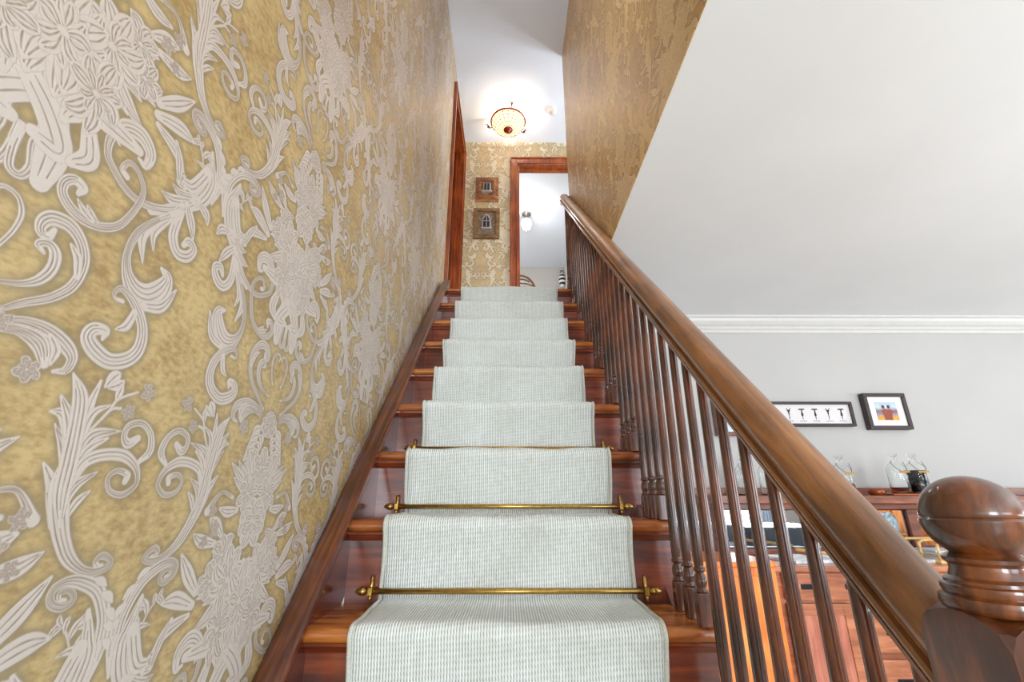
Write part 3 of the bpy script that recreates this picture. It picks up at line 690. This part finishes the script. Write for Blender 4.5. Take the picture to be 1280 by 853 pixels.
sd = thing('smoke_detector', (.425, 3.49, CEIL2), 'round white smoke detector on the ceiling right of the lamp', 'detector')
WP = plain('white_plastic', (236, 236, 234), .4)
MB().lathe([(.048, 0), (.048, -.008), (.040, -.012), (.040, -.040), (.034, -.050), (.001, -.051)], (.425, 3.49, CEIL2), 28).build('housing', WP, sd)
M = Matrix.Translation((.425, 3.46, CEIL2-.045)) @ Matrix.Rotation(.5, 4, 'X')
MB().lathe([(.022, 0), (.024, -.012), (.022, -.036), (.016, -.040), (.014, -.036), (.001, -.034)], n=20, M=M).build('sensor_head', WP, sd)
WINF = plain('carved_window_stone', (186, 182, 178), .7, scale=80); WIND = plain('dark_window_opening', (46, 44, 46), .5); WINB = plain('mottled_stone_relief', (140, 124, 104), .8, var=.25, scale=60, bump=.8)
FRB = wood('picture_frame_brown', (92, 54, 28), (134, 84, 44), (178, 124, 72), (8, 8, 50), .4, .2)
FRO = wood('picture_frame_olive', (92, 68, 40), (122, 94, 58), (150, 118, 76), (8, 8, 40), .45, .1)
def frame(t, x0, x1, z0, z1, y, steps, mat):     # stepped mitred frame facing -Y, wall at y
    for name, w0, w1, d in steps:
        m = MB()
        for a, b, c, e in ((x0+w0, x1-w0, z1-w1, z1-w0), (x0+w0, x1-w0, z0+w0, z0+w1), (x0+w0, x0+w1, z0+w1, z1-w1), (x1-w1, x1-w0, z0+w1, z1-w1)):
            m.box(a, b, y-d, y-.001, c, e, .0025)
        m.build(name, mat, t)
p1 = thing('framed_relief', (-.24, YE, 2.9), 'small brown nested frame with a tiny stone window, upper on the landing wall', 'picture', 'framed window reliefs on the landing wall')
frame(p1, -.360, -.119, 2.897, 3.199, YE, (('outer_frame', 0, .035, .018), ('middle_frame', .033, .055, .034), ('inner_frame', .053, .072, .024)), FRB)
box('relief_backing', FRB, (-.300, -.179, YE-.012, YE-.001, 2.955, 3.140), p1)
w = box('stone_window', WINF, (-.278, -.200, YE-.036, YE-.011, 3.010, 3.115), p1, .003)
for a, b in ((-.268, -.243), (-.236, -.211)): box('window_opening', WIND, (a, b, YE-.040, YE-.034, 3.022, 3.106), w)
box('sill', WINF, (-.292, -.186, YE-.050, YE-.012, 2.998, 3.011), p1, .002)
p2 = thing('framed_relief', (-.24, YE, 2.46), 'olive brown frame with a pointed gothic window relief, lower on the landing wall', 'picture', 'framed window reliefs on the landing wall')
frame(p2, -.371, -.103, 2.452, 2.803, YE, (('outer_frame', 0, .038, .034), ('inner_frame', .036, .048, .022)), FRO)
box('relief_backing', WINB, (-.325, -.149, YE-.014, YE-.001, 2.498, 2.757), p2)
def gothic_mb(*a):
    m = MB(); x, z0, w, h, sp, d0, d1 = a; k = 8; pts = [(x-w/2, z0), (x+w/2, z0)]
    for i in range(k+1): q = i/k; pts.append((x+w/2*(1-q**1.7), z0+h+sp*q))
    for i in range(k-1, -1, -1): q = i/k; pts.append((x-w/2*(1-q**1.7), z0+h+sp*q))
    n = len(pts); m.add([(u, YE-d0, v) for u, v in pts]+[(u, YE-d1, v) for u, v in pts], [tuple(range(n)), tuple(range(2*n-1, n-1, -1))]+[(i, (i+1) % n, n+(i+1) % n, n+i) for i in range(n)]); return m
gw = gothic_mb(-.237, 2.565, .085, .085, .085, .012, .034).build('gothic_window', plain('pale_window_frame', (196, 196, 204), .6), p2)
gothic_mb(-.237, 2.575, .066, .075, .068, .033, .038).build('window_opening', WIND, gw)
m = MB(); m.box(-.240, -.234, YE-.042, YE-.036, 2.575, 2.70); m.box(-.268, -.206, YE-.042, YE-.036, 2.645, 2.651); m.build('tracery', WINF, gw)
box('sill', WINF, (-.290, -.184, YE-.046, YE-.012, 2.553, 2.566), p2, .002)

# ================================================================ bedroom seen through the doorway
pn = thing('pendant_light', (.226, 5.25, CEIL2), 'glowing white glass jar light on the bedroom ceiling', 'lamp')
NICK = plain('brushed_nickel', (150, 146, 140), .3, .9)
MB().lathe([(.066, 0), (.066, -.016), (.052, -.022), (.012, -.026), (.012, -.10), (.058, -.11), (.062, -.125), (.001, -.126)], (.226, 5.25, CEIL2), 24).build('mount', NICK, pn)
MB().lathe([(.055, -.110), (.064, -.125), (.064, -.19), (.052, -.235), (.022, -.262), (.001, -.264)], (.226, 5.25, CEIL2), 24).build('glass_shade', emit('white_lamp_glass', (255, 250, 242), 5), pn)
MB().lathe([(.001, -.258), (.022, -.260), (.024, -.268), (.010, -.276), (.008, -.29), (.001, -.293)], (.226, 5.25, CEIL2), 16).build('finial', NICK, pn)
point('pendant_bulb', (.226, 5.10, CEIL2-.33), 11, (1, .97, .93), .06)
ch = thing('bow_back_chair', (.13, 4.62, LAND), 'brown wooden chair with curved slat back standing just inside the bedroom', 'chair')
CHW = wood('chair_brown', (84, 58, 38), (116, 84, 58), (140, 106, 76), (30, 30, 4), .4, .2)
cx, cy, zs = .125, 4.50, LAND+.45
MB().box(cx-.21, cx+.21, cy+.02, cy+.42, zs-.02, zs+.02, .012).build('seat', CHW, ch)
for sx in (-1, 1):
    for y0 in (cy+.06, cy+.38): MB().tube([(cx+sx*.17, y0, zs-.02), (cx+sx*.20, y0+(.03 if y0 > cy+.2 else -.03), LAND)], [.018, .013], 10).build('leg', CHW, ch)
bow = [(cx+.195*math.cos(a), cy+.03-.05*math.sin(a), zs+.02+.52*math.sin(a)**.6*1.0) for a in np.linspace(0, PI, 25)]
MB().tube(bow, .013, 8).build('back_bow', CHW, ch)
for k in range(6):
    z = zs+.50-.05*k; hw = .195*math.sqrt(max(0.05, 1-((z-zs-.02)/.52)**3.3)); 
    MB().tube([(cx+hw*q, cy-.015, z-.035*(abs(q))**2) for q in np.linspace(-1, 1, 11)], .009, 6).build('back_slat', CHW, ch)
orn = thing('wall_ornament', (.836, 6.76, 3.12), 'black and white banded oval ornament hanging on the bedroom wall', 'ornament')
BLK = plain('black_glaze', (24, 24, 26), .3); WHG = plain('white_glaze', (238, 238, 236), .3)
kx, kz = .872, 3.40
for i in range(7):
    q0, q1 = -1+2*i/7, -1+2*(i+1)/7
    P = [(.058*math.sqrt(max(0.02, 1-q*q)), .13*q) for q in np.linspace(q0, q1, 5)]
    MB().lathe(P, (kx, 6.70, kz), 16).build('band', BLK if i % 2 == 1 else WHG, orn)
MB().tube([(kx+.03*math.cos(a), 6.70, kz+.15+.03*math.sin(a)) for a in np.linspace(0, 2*PI, 16, endpoint=False)], .004, 6, True).build('hanging_ring', IRON, orn)
MB().box(kx-.006, kx+.006, 6.70, 6.769, kz+.174, kz+.184).build('hook', IRON, orn)

# ================================================================ living room wall pictures
PAPER = plain('white_mat_board', (240, 238, 236), .6, var=.01)
CORK = plain('corkscrew_print_ink', (66, 62, 62), .7)
ART_Y = YW
f1 = thing('picture_frame', (2.27, YW, .35), 'small dark-framed colour photograph with white mat, right of the corkscrew print', 'picture', 'dark framed pictures over the sideboard')
fx0, fx1, fz0, fz1 = 2.14, 2.395, .374, .592
frame(f1, fx0, fx1, fz0, fz1, YW, (('frame_moulding', 0, .022, .042),), BLACKF)
box('mat_board', PAPER, (fx0+.02, fx1-.02, YW-.030, YW-.020, fz0+.02, fz1-.02), f1)
def photo_mat():
    m, nt, p = newmat('market_photo'); L = nt.links
    tc = nd(nt, 'ShaderNodeTexCoord'); vo = nd(nt, 'ShaderNodeTexVoronoi'); vo.inputs['Scale'].default_value = 70; L.new(tc.outputs['Object'], vo.inputs['Vector'])
    sp = nd(nt, 'ShaderNodeSeparateXYZ'); L.new(tc.outputs['Generated'], sp.inputs[0])
    r = nd(nt, 'ShaderNodeValToRGB'); e = r.color_ramp.elements; e[0].position = 0; e[0].color = rgba((226, 170, 70)); e[1].position = 1; e[1].color = rgba((170, 200, 226))
    for q, c in ((.18, (214, 160, 80)), (.30, (168, 140, 150)), (.5, (120, 110, 124)), (.72, (196, 208, 224))): k = e.new(q); k.color = rgba(c)
    L.new(sp.outputs[2], r.inputs[0]); mx = nd(nt, 'ShaderNodeMix', data_type='RGBA', blend_type='OVERLAY'); mx.inputs[0].default_value = .22; L.new(r.outputs[0], mx.inputs[6]); L.new(vo.outputs['Color'], mx.inputs[7]); L.new(mx.outputs[2], p.inputs['Base Color']); p.inputs['Roughness'].default_value = .4; return m
px0, px1, pz0, pz1 = fx0+.064, fx1-.064, fz0+.056, fz1-.054
ph = box('photo_print', photo_mat(), (px0, px1, YW-.032, YW-.0295, pz0, pz1), f1)
# two standing figures in rust-coloured coats, flat print on the photo
RUST = plain('rust_print', (150, 74, 52), .5, var=.15, scale=200); SKIN = plain('dark_print', (70, 52, 52), .5); YEL = plain('yellow_print', (226, 160, 52), .5)
def flat(name, mat, pts, parent, y=YW-.0325, d=.0006):
    n = len(pts); return MB().add([(a, y, b) for a, b in pts]+[(a, y-d, b) for a, b in pts], [tuple(range(n)), tuple(range(2*n-1, n-1, -1))]+[(i, (i+1) % n, n+(i+1) % n, n+i) for i in range(n)]).build(name, mat, parent)
cxp = (px0+px1)/2; hp = pz1-pz0
flat('printed_coats', RUST, [(cxp-.022, pz0), (cxp+.024, pz0), (cxp+.026, pz0+.3*hp), (cxp+.040, pz0+.48*hp), (cxp+.024, pz0+.62*hp), (cxp+.004, pz0+.58*hp), (cxp-.014, pz0+.64*hp), (cxp-.032, pz0+.54*hp), (cxp-.026, pz0+.3*hp)], ph)
for dx in (-.018, .014):
    flat('printed_head', SKIN, [(cxp+dx+.009*math.cos(a), pz0+.74*hp+.011*math.sin(a)) for a in np.linspace(0, 2*PI, 12, endpoint=False)], ph, YW-.0328)
for dx in (-.050, .034): flat('printed_crate', YEL, [(cxp+dx, pz0+.01), (cxp+dx+.026, pz0+.01), (cxp+dx+.024, pz0+.18*hp), (cxp+dx, pz0+.18*hp)], ph)
f2 = thing('picture_frame', (1.82, YW, .38), 'long narrow dark-framed print of a row of corkscrews', 'picture', 'dark framed pictures over the sideboard')
gx0, gx1, gz0, gz1 = 1.46, 2.062, .393, .540
frame(f2, gx0, gx1, gz0, gz1, YW, (('frame_moulding', 0, .016, .040),), BLACKF)
pb = box('print_sheet', plain('pale_print_paper', (226, 222, 222), .6, var=.01), (gx0+.014, gx1-.014, YW-.026, YW-.018, gz0+.014, gz1-.014), f2)
for i in range(7):
    x = gx1-.068-.079*i; z = gz0+.052; t_ = i % 3
    m = MB(); y0, y1 = YW-.0272, YW-.0262
    m.box(x-.017, x+.017, y0, y1, z+.046, z+.054) if t_ != 1 else m.add([(x-.014, y0, z+.056), (x-.009, y0, z+.056), (x+.002, y0, z+.034), (x-.003, y0, z+.030)], [(0,1,2,3)])
    if t_ == 1: m.add([(x+.014, y0, z+.056), (x+.009, y0, z+.056), (x-.002, y0, z+.034), (x+.003, y0, z+.030)], [(0,1,2,3)])
    m.box(x-.0035, x+.0035, y0, y1, z+.020, z+.047)
    if t_ != 1: m.box(x-.006, x+.006, y0, y1, z+.010, z+.028)
    m.box(x-.0018, x+.0018, y0, y1, z-.010, z+.020)
    m.build('printed_corkscrew', CORK, pb)
    m = MB(); 
    for q in range(6): m.box(x-.020+.007*q, x-.0155+.007*q, y0, y1, z-.022, z-.0185)
    m.build('caption_line', CORK, pb)
f3 = thing('picture_frame', (1.25, YW, .32), 'reddish-brown framed picture half hidden behind the balusters', 'picture', 'dark framed pictures over the sideboard')
frame(f3, 1.225, 1.44, .338, .58, YW, (('frame_moulding', 0, .022, .040),), wood('reddish_frame', (84, 44, 34), (112, 62, 48), (140, 84, 64), (30, 8, 8), .4))
box('print_sheet', plain('bluish_print', (206, 218, 232), .4, var=.04), (1.245, 1.42, YW-.026, YW-.018, .358, .56), f3)

# ================================================================ sideboard
sbx0, sbx1 = 1.105, 2.95; SF = 2.05; ZC = -.272
sb = thing('sideboard', (2.0, 2.35, FLOOR), 'oak sideboard with mirrored back and bottle shelf against the white wall', 'sideboard')
box('body', OAKR, (sbx0, sbx1, SF+.02, YW-.01, FLOOR+.08, ZC-.022), sb, .003)
box('plinth', OAKD, (sbx0+.02, sbx1-.02, SF+.05, YW-.02, FLOOR, FLOOR+.08), sb)
box('countertop', OAKR, (sbx0-.03, sbx1+.03, SF-.012, YW-.005, ZC-.022, ZC), sb, .006)
def drawer(x0, x1, z0, z1, pulls, mat=OAKR):
    d = box('drawer', mat, (x0, x1, SF+.002, SF+.03, z0, z1), sb, .003)
    for k, px in pulls:
        zc = (z0+z1)/2
        if k == 'plate':
            MB().box(px-.022, px+.022, SF-.003, SF+.003, zc-.010, zc+.010, .002).build('handle_plate', IRON, d)
        else:
            MB().box(px-.036, px+.036, SF-.002, SF+.003, zc-.026, zc+.024, .003).build('handle_plate', IRON, d)
            MB().tube([(px-.028, SF-.006, zc+.012), (px-.026, SF-.022, zc-.008), (px-.012, SF-.026, zc-.016), (px+.012, SF-.026, zc-.016), (px+.026, SF-.022, zc-.008), (px+.028, SF-.006, zc+.012)], .005, 8).build('bail_pull', plain('steel_pull', (150, 160, 176), .25, .9), d)
drawer(1.125, 1.93, -.398, -.300, (('plate', 1.215), ('plate', 1.397), ('plate', 1.80)))
drawer(1.95, 2.93, -.398, -.300, (('plate', 2.2), ('plate', 2.7)))
for k in range(4): drawer(1.405, 1.93, -.585-.195*k+.004, -.585-.195*k+.175, (('bail', 1.535), ('bail', 1.82)))
dr = box('cabinet_door', OAKD, (1.125, 1.385, SF+.004, SF+.03, -1.165, -.410), sb, .003)
for b in ((1.125, 1.165, -1.165, -.410), (1.345, 1.385, -1.165, -.410), (1.165, 1.345, -.450, -.410), (1.165, 1.345, -1.165, -1.11)): box('door_stile', OAKR, (b[0], b[1], SF-.006, SF+.006, b[2], b[3]), dr, .002)
box('door_panel', OAKV, (1.165, 1.345, SF+.0, SF+.006, -1.11, -.450), dr)
dr = box('cabinet_door', OAKD, (1.95, 2.93, SF+.004, SF+.03, -1.165, -.410), sb, .003)
# mirrored back
MIR, nt_, pp = newmat('silvered_mirror'); pp.inputs['Metallic'].default_value = 1; pp.inputs['Roughness'].default_value = .015; pp.inputs['Base Color'].default_value = (.93, .95, .97, 1)
MY = 2.40
box('back_panel', OAKD, (1.02, 3.02, MY+.045, YW-.01, ZC+.001, .0), sb)
box('bottle_shelf', OAKD, (.99, 3.05, 2.325, 2.58, -.034, .004), sb, .004)
box('shelf_moulding', OAKD, (1.01, 3.03, MY-.035, 2.58, -.062, -.034), sb, .004)
box('shelf_gallery', OAKD, (1.0, 3.04, 2.55, 2.575, .004, .044), sb, .003)
for x0, x1 in ((1.02, 1.06), (1.985, 2.035), (2.96, 3.02)): box('mirror_post', OAKD, (x0, x1, MY-.02, MY+.044, ZC, -.062), sb, .002)
for x0, x1 in ((1.06, 1.985), (2.035, 2.96)):
    box('mirror_rail', OAKD, (x0, x1, MY-.015, MY+.044, ZC+.001, ZC+.030), sb, .002)
    mf = box('mirror_bead', IRON, (x0, x1, MY+.004, MY+.02, ZC+.030, -.062), sb)
    MB().box(x0+.007, x1-.007, MY+.0, MY+.0045, ZC+.036, -.067).build('mirror', MIR, sb)
# honey cabinet left of it
hc = thing('side_cabinet', (.95, 2.2, FLOOR), 'honey-coloured pine cabinet glowing orange behind the balusters, left of the sideboard', 'cabinet')
box('body', HONEY, (.74, 1.068, 1.99, 2.34, FLOOR, -.268), hc, .004)
box('top', HONEY, (.73, 1.072, 1.98, 2.345, -.268, -.248), hc, .004)
hd = box('door', HONEY, (.765, 1.045, 1.975, 1.992, FLOOR+.06, -.30), hc, .003)
MB().lathe([(.006, 0), (.012, .012), (.010, .02), (.001, .022)], M=Matrix.Translation((1.02, 1.976, -.75)) @ Matrix.Rotation(PI/2, 4, 'X'), n=12).build('knob', BRASS, hd)

# ================================================================ bottles on the shelf
GL = glass('clear_bottle_glass', (253, 255, 254), 0, 1.25); 
def liquid(name, c): return glass(name, c, 0, 1.2)
LQ = dict(amber=liquid('amber_spirit', (232, 130, 20)), brown=liquid('brown_spirit', (150, 62, 22)), dark=plain('dark_red_spirit', (22, 16, 22), .1), none=None)
GOLD = plain('gold_tag', (190, 152, 84), .3, .8); WIRE = plain('dark_chain', (56, 50, 46), .4, .8)
def bottle(x, y, z, fill, lq, label):
    t = thing('apothecary_bottle', (x, y, z), label, 'bottle', 'clear glass bottles on the sideboard shelf'); R = .043; H = .121
    outer = [(.001, 0), (R-.004, .001), (R, .006), (R, H-.012), (R*.93, H+.006), (R*.7, H+.022), (R*.42, H+.030), (.0145, H+.036), (.0135, H+.052), (.0185, H+.056), (.0185, H+.061), (.0125, H+.062)]
    inner = [(.0095, H+.060), (.0095, H+.038), (R*.40, H+.028), (R*.68, H+.019), (R*.90, H+.004), (R-.003, H-.012), (R-.003, .009), (R-.006, .005), (.001, .0045)]
    MB().lathe(outer+inner, (x, y, z), 28).build('glass_body', GL, t)
    MB().lathe([(.001, H+.045), (.008, H+.046), (.009, H+.061), (.012, H+.064), (.019, H+.068), (.019, H+.072), (.012, H+.075), (.001, H+.0755)], (x, y, z), 20).build('stopper', GL, t)
    if lq: MB().lathe([(.001, .0055), (R-.0065, .006), (R-.0035, .0095), (R-.0035, fill), (.001, fill)], (x, y, z), 28).build('liquid', LQ[lq], t)
    pts = []
    for k in range(13):
        a = -1.2+2.4*k/12; q = abs(a)/1.2
        pts.append((x+math.sin(a)*(R*1.04 if q < .5 else R*(1.04-.5*(q-.5))), y-math.cos(a)*(R*1.05)*(1-.45*max(0, q-.45)), z+H-.018+.052*q**1.6))
    MB().tube(pts, .0013, 5).build('tag_chain', WIRE, t)
    MB().box(x-.026, x+.026, y-R-.006, y-R-.003, z+H-.022, z+H-.012, .001).build('tag_bar', GOLD, t)
SZ = .0045
bottle(1.695, 2.365, SZ, .055, 'amber', 'clear stoppered bottle a third full of amber spirit, alone just over the handrail')
bottle(1.975, 2.365, SZ+.008, .030, 'brown', 'clear stoppered bottle nearly empty with reddish-brown liquid, beside the dark one')
bottle(2.072, 2.365, SZ+.008, .112, 'dark', 'clear stoppered bottle full of near-black liquid, nearest the newel ball')
bottle(1.325, 2.39, SZ, 0, None, 'empty clear bottle behind the balusters, right of two')
bottle(1.205, 2.39, SZ, 0, None, 'empty clear bottle behind the balusters, left of two')
tr = box('bottle_tray', plain('copper_tray', (168, 92, 52), .35, .6), (1.90, 2.115, 2.326, 2.42, .0045, .0115), None, .002)
tag(tr, 'thin coppery tray under the two right-hand bottles', 'tray')
tc_ = MB().lathe([(.001, 0), (.030, 0), (.036, .012), (.038, .030), (.034, .030), (.030, .008), (.001, .006)], (1.862, 2.385, SZ), 20).build('copper_cup', plain('copper_bowl', (150, 74, 34), .3, .4)); tag(tc_, 'small coppery cup shape standing in for amber light left of the bottle pair', 'cup')  # cup shape stands for amber light thrown through the bottle
# counter clutter
MAG = plain('magazine_cover', (222, 224, 228), .35, var=.22, scale=25)
for i, (x, y, rz, lab) in enumerate(((1.30, 2.22, .15, 'pale magazine lying at the left of the sideboard top'), (1.52, 2.20, -.1, 'pale magazine lying in the middle of the sideboard top'), (1.74, 2.22, .2, 'pale magazine on the sideboard top under the handrail'))):
    mg = MB().box(-.10, .10, -.11, .11, 0, .012, .001, M=Matrix.Translation((x, y, ZC+.0005)) @ Matrix.Rotation(rz, 4, 'Z')).build('magazine', MAG)
    tag(mg, lab, 'magazine', 'magazines on the sideboard')
st = MB().tube([(1.26, 2.15, ZC+.052), (1.53, 2.16, ZC+.019)], .007, 8).build('wooden_stick', plain('pale_wood_stick', (206, 164, 100), .5)); tag(st, 'thin pale wooden stick slanting across the sideboard top', 'stick')
rk = thing('letter_rack', (1.97, 2.22, ZC), 'small pale wooden rack full of papers at the right of the sideboard top', 'rack')
PALE = wood('pale_rack_wood', (176, 132, 70), (212, 170, 104), (232, 196, 136), (6, 30, 30), .4)
box('rack_base', PALE, (1.84, 2.10, 2.10, 2.30, ZC+.0005, ZC+.012), rk, .002)
for y in (2.11, 2.20, 2.29): MB().tube([(1.85, y, ZC+.01), (1.85, y, ZC+.075), (1.87, y, ZC+.085), (2.05, y, ZC+.085), (2.07, y, ZC+.078), (2.09, y, ZC+.02)], .006, 8).build('rail', PALE, rk)
for k in range(4):
    pp_ = MB().box(1.865, 2.06-.012*k, 2.125+.006*k, 2.275, ZC+.0125+.009*k, ZC+.020+.009*k).build('paper_stack', plain('papers', (236, 234, 226) if k % 2 == 0 else (200, 206, 214), .6)); tag(pp_, ('white', 'bluish', 'cream white', 'topmost pale blue')[k]+' paper bundle lying inside the letter rack', 'papers', 'papers in the letter rack')

# ================================================================ living room behind the camera (seen in the mirrors)
so = thing('sofa', (4.6, -2.2, FLOOR), 'dark grey sofa reflected in the sideboard mirrors', 'sofa')
SOF = plain('charcoal_upholstery', (74, 78, 86), .9, var=.08, scale=60)
box('base', SOF, (3.3, 5.7, -2.7, -1.75, FLOOR+.08, FLOOR+.42), so, .04)
box('backrest', SOF, (3.3, 5.7, -2.85, -2.6, FLOOR+.08, FLOOR+.86), so, .06)
for x in (3.15, 5.65): box('armrest', SOF, (x, x+.2, -2.85, -1.75, FLOOR, FLOOR+.62), so, .05)
def pillow(x, y, z, w, rot, mat, label):
    bm = bmesh.new(); bmesh.ops.create_uvsphere(bm, u_segments=16, v_segments=10, radius=1); m = MB()
    M = Matrix.Translation((x, y, z)) @ Matrix.Rotation(rot, 4, 'Y') @ Matrix.Rotation(-.25, 4, 'X')
    for v in bm.verts: v.co = Vector((math.copysign(abs(v.co.x)**.55, v.co.x)*w/2, v.co.y*.07, math.copysign(abs(v.co.z)**.55, v.co.z)*w/2))
    bm.verts.index_update(); m.add([M @ v.co for v in bm.verts], [[v.index for v in f.verts] for f in bm.faces], True); bm.free()
    return tag(m.build('cushion', mat), label, 'cushion', 'cushions on the sofa')
pillow(3.85, -2.44, FLOOR+.68, .48, .1, SOF, 'dark grey cushion at the left of the sofa')
pillow(5.15, -2.42, FLOOR+.76, .56, .3, plain('white_cushion', (236, 238, 242), .85), 'white cushion at the right of the sofa')
THR = plain('blue_white_throw', (170, 186, 206), .9, var=.45, scale=14); tag(pillow(5.30, -2.10, FLOOR+.76, .56, -.2, THR, 'blue and white patterned cushion in front of the white one'), None)
CUR = plain('pale_blue_curtain', (206, 222, 236), .8, var=.03)
for x0, lab in ((1.62, 'pale curtain at the left side of the wide window'), (4.40, 'pale curtain at the right side of the wide window')):
    pts = [(x0+.40*i/48, -3.86+.03*math.sin(i*1.0)) for i in range(49)]
    m = MB(); m.add([(a, b, FLOOR+.02) for a, b in pts]+[(a, b, .86) for a, b in pts], [(i, i+1, 50+i, 49+i) for i in range(48)], True)
    o = m.build('curtain', CUR); o.modifiers.new('s', 'SOLIDIFY').thickness = .004; tag(o, lab, 'curtain', 'curtains at the wide window')
m = MB(); pts = [(6.12+.03*math.sin(i*1.0), -3.85+.62*i/48) for i in range(49)]
m.add([(a, b, FLOOR+.02) for a, b in pts]+[(a, b, .86) for a, b in pts], [(i, i+1, 50+i, 49+i) for i in range(48)], True)
o = m.build('curtain', CUR); o.modifiers.new('s', 'SOLIDIFY').thickness = .004; tag(o, 'pale curtain hanging in the corner beside the wardrobe', 'curtain')
od = thing('wardrobe', (6.0, -2.7, FLOOR), 'orange-brown wooden wardrobe reflected at the right of the mirror', 'wardrobe')
box('body', HONEY, (5.97, 6.19, -3.18, -2.1, FLOOR, .82), od, .01); box('door', HONEY, (5.95, 5.97, -3.15, -2.66, FLOOR+.08, .78), od, .006); box('door', HONEY, (5.95, 5.97, -2.62, -2.13, FLOOR+.08, .78), od, .006)
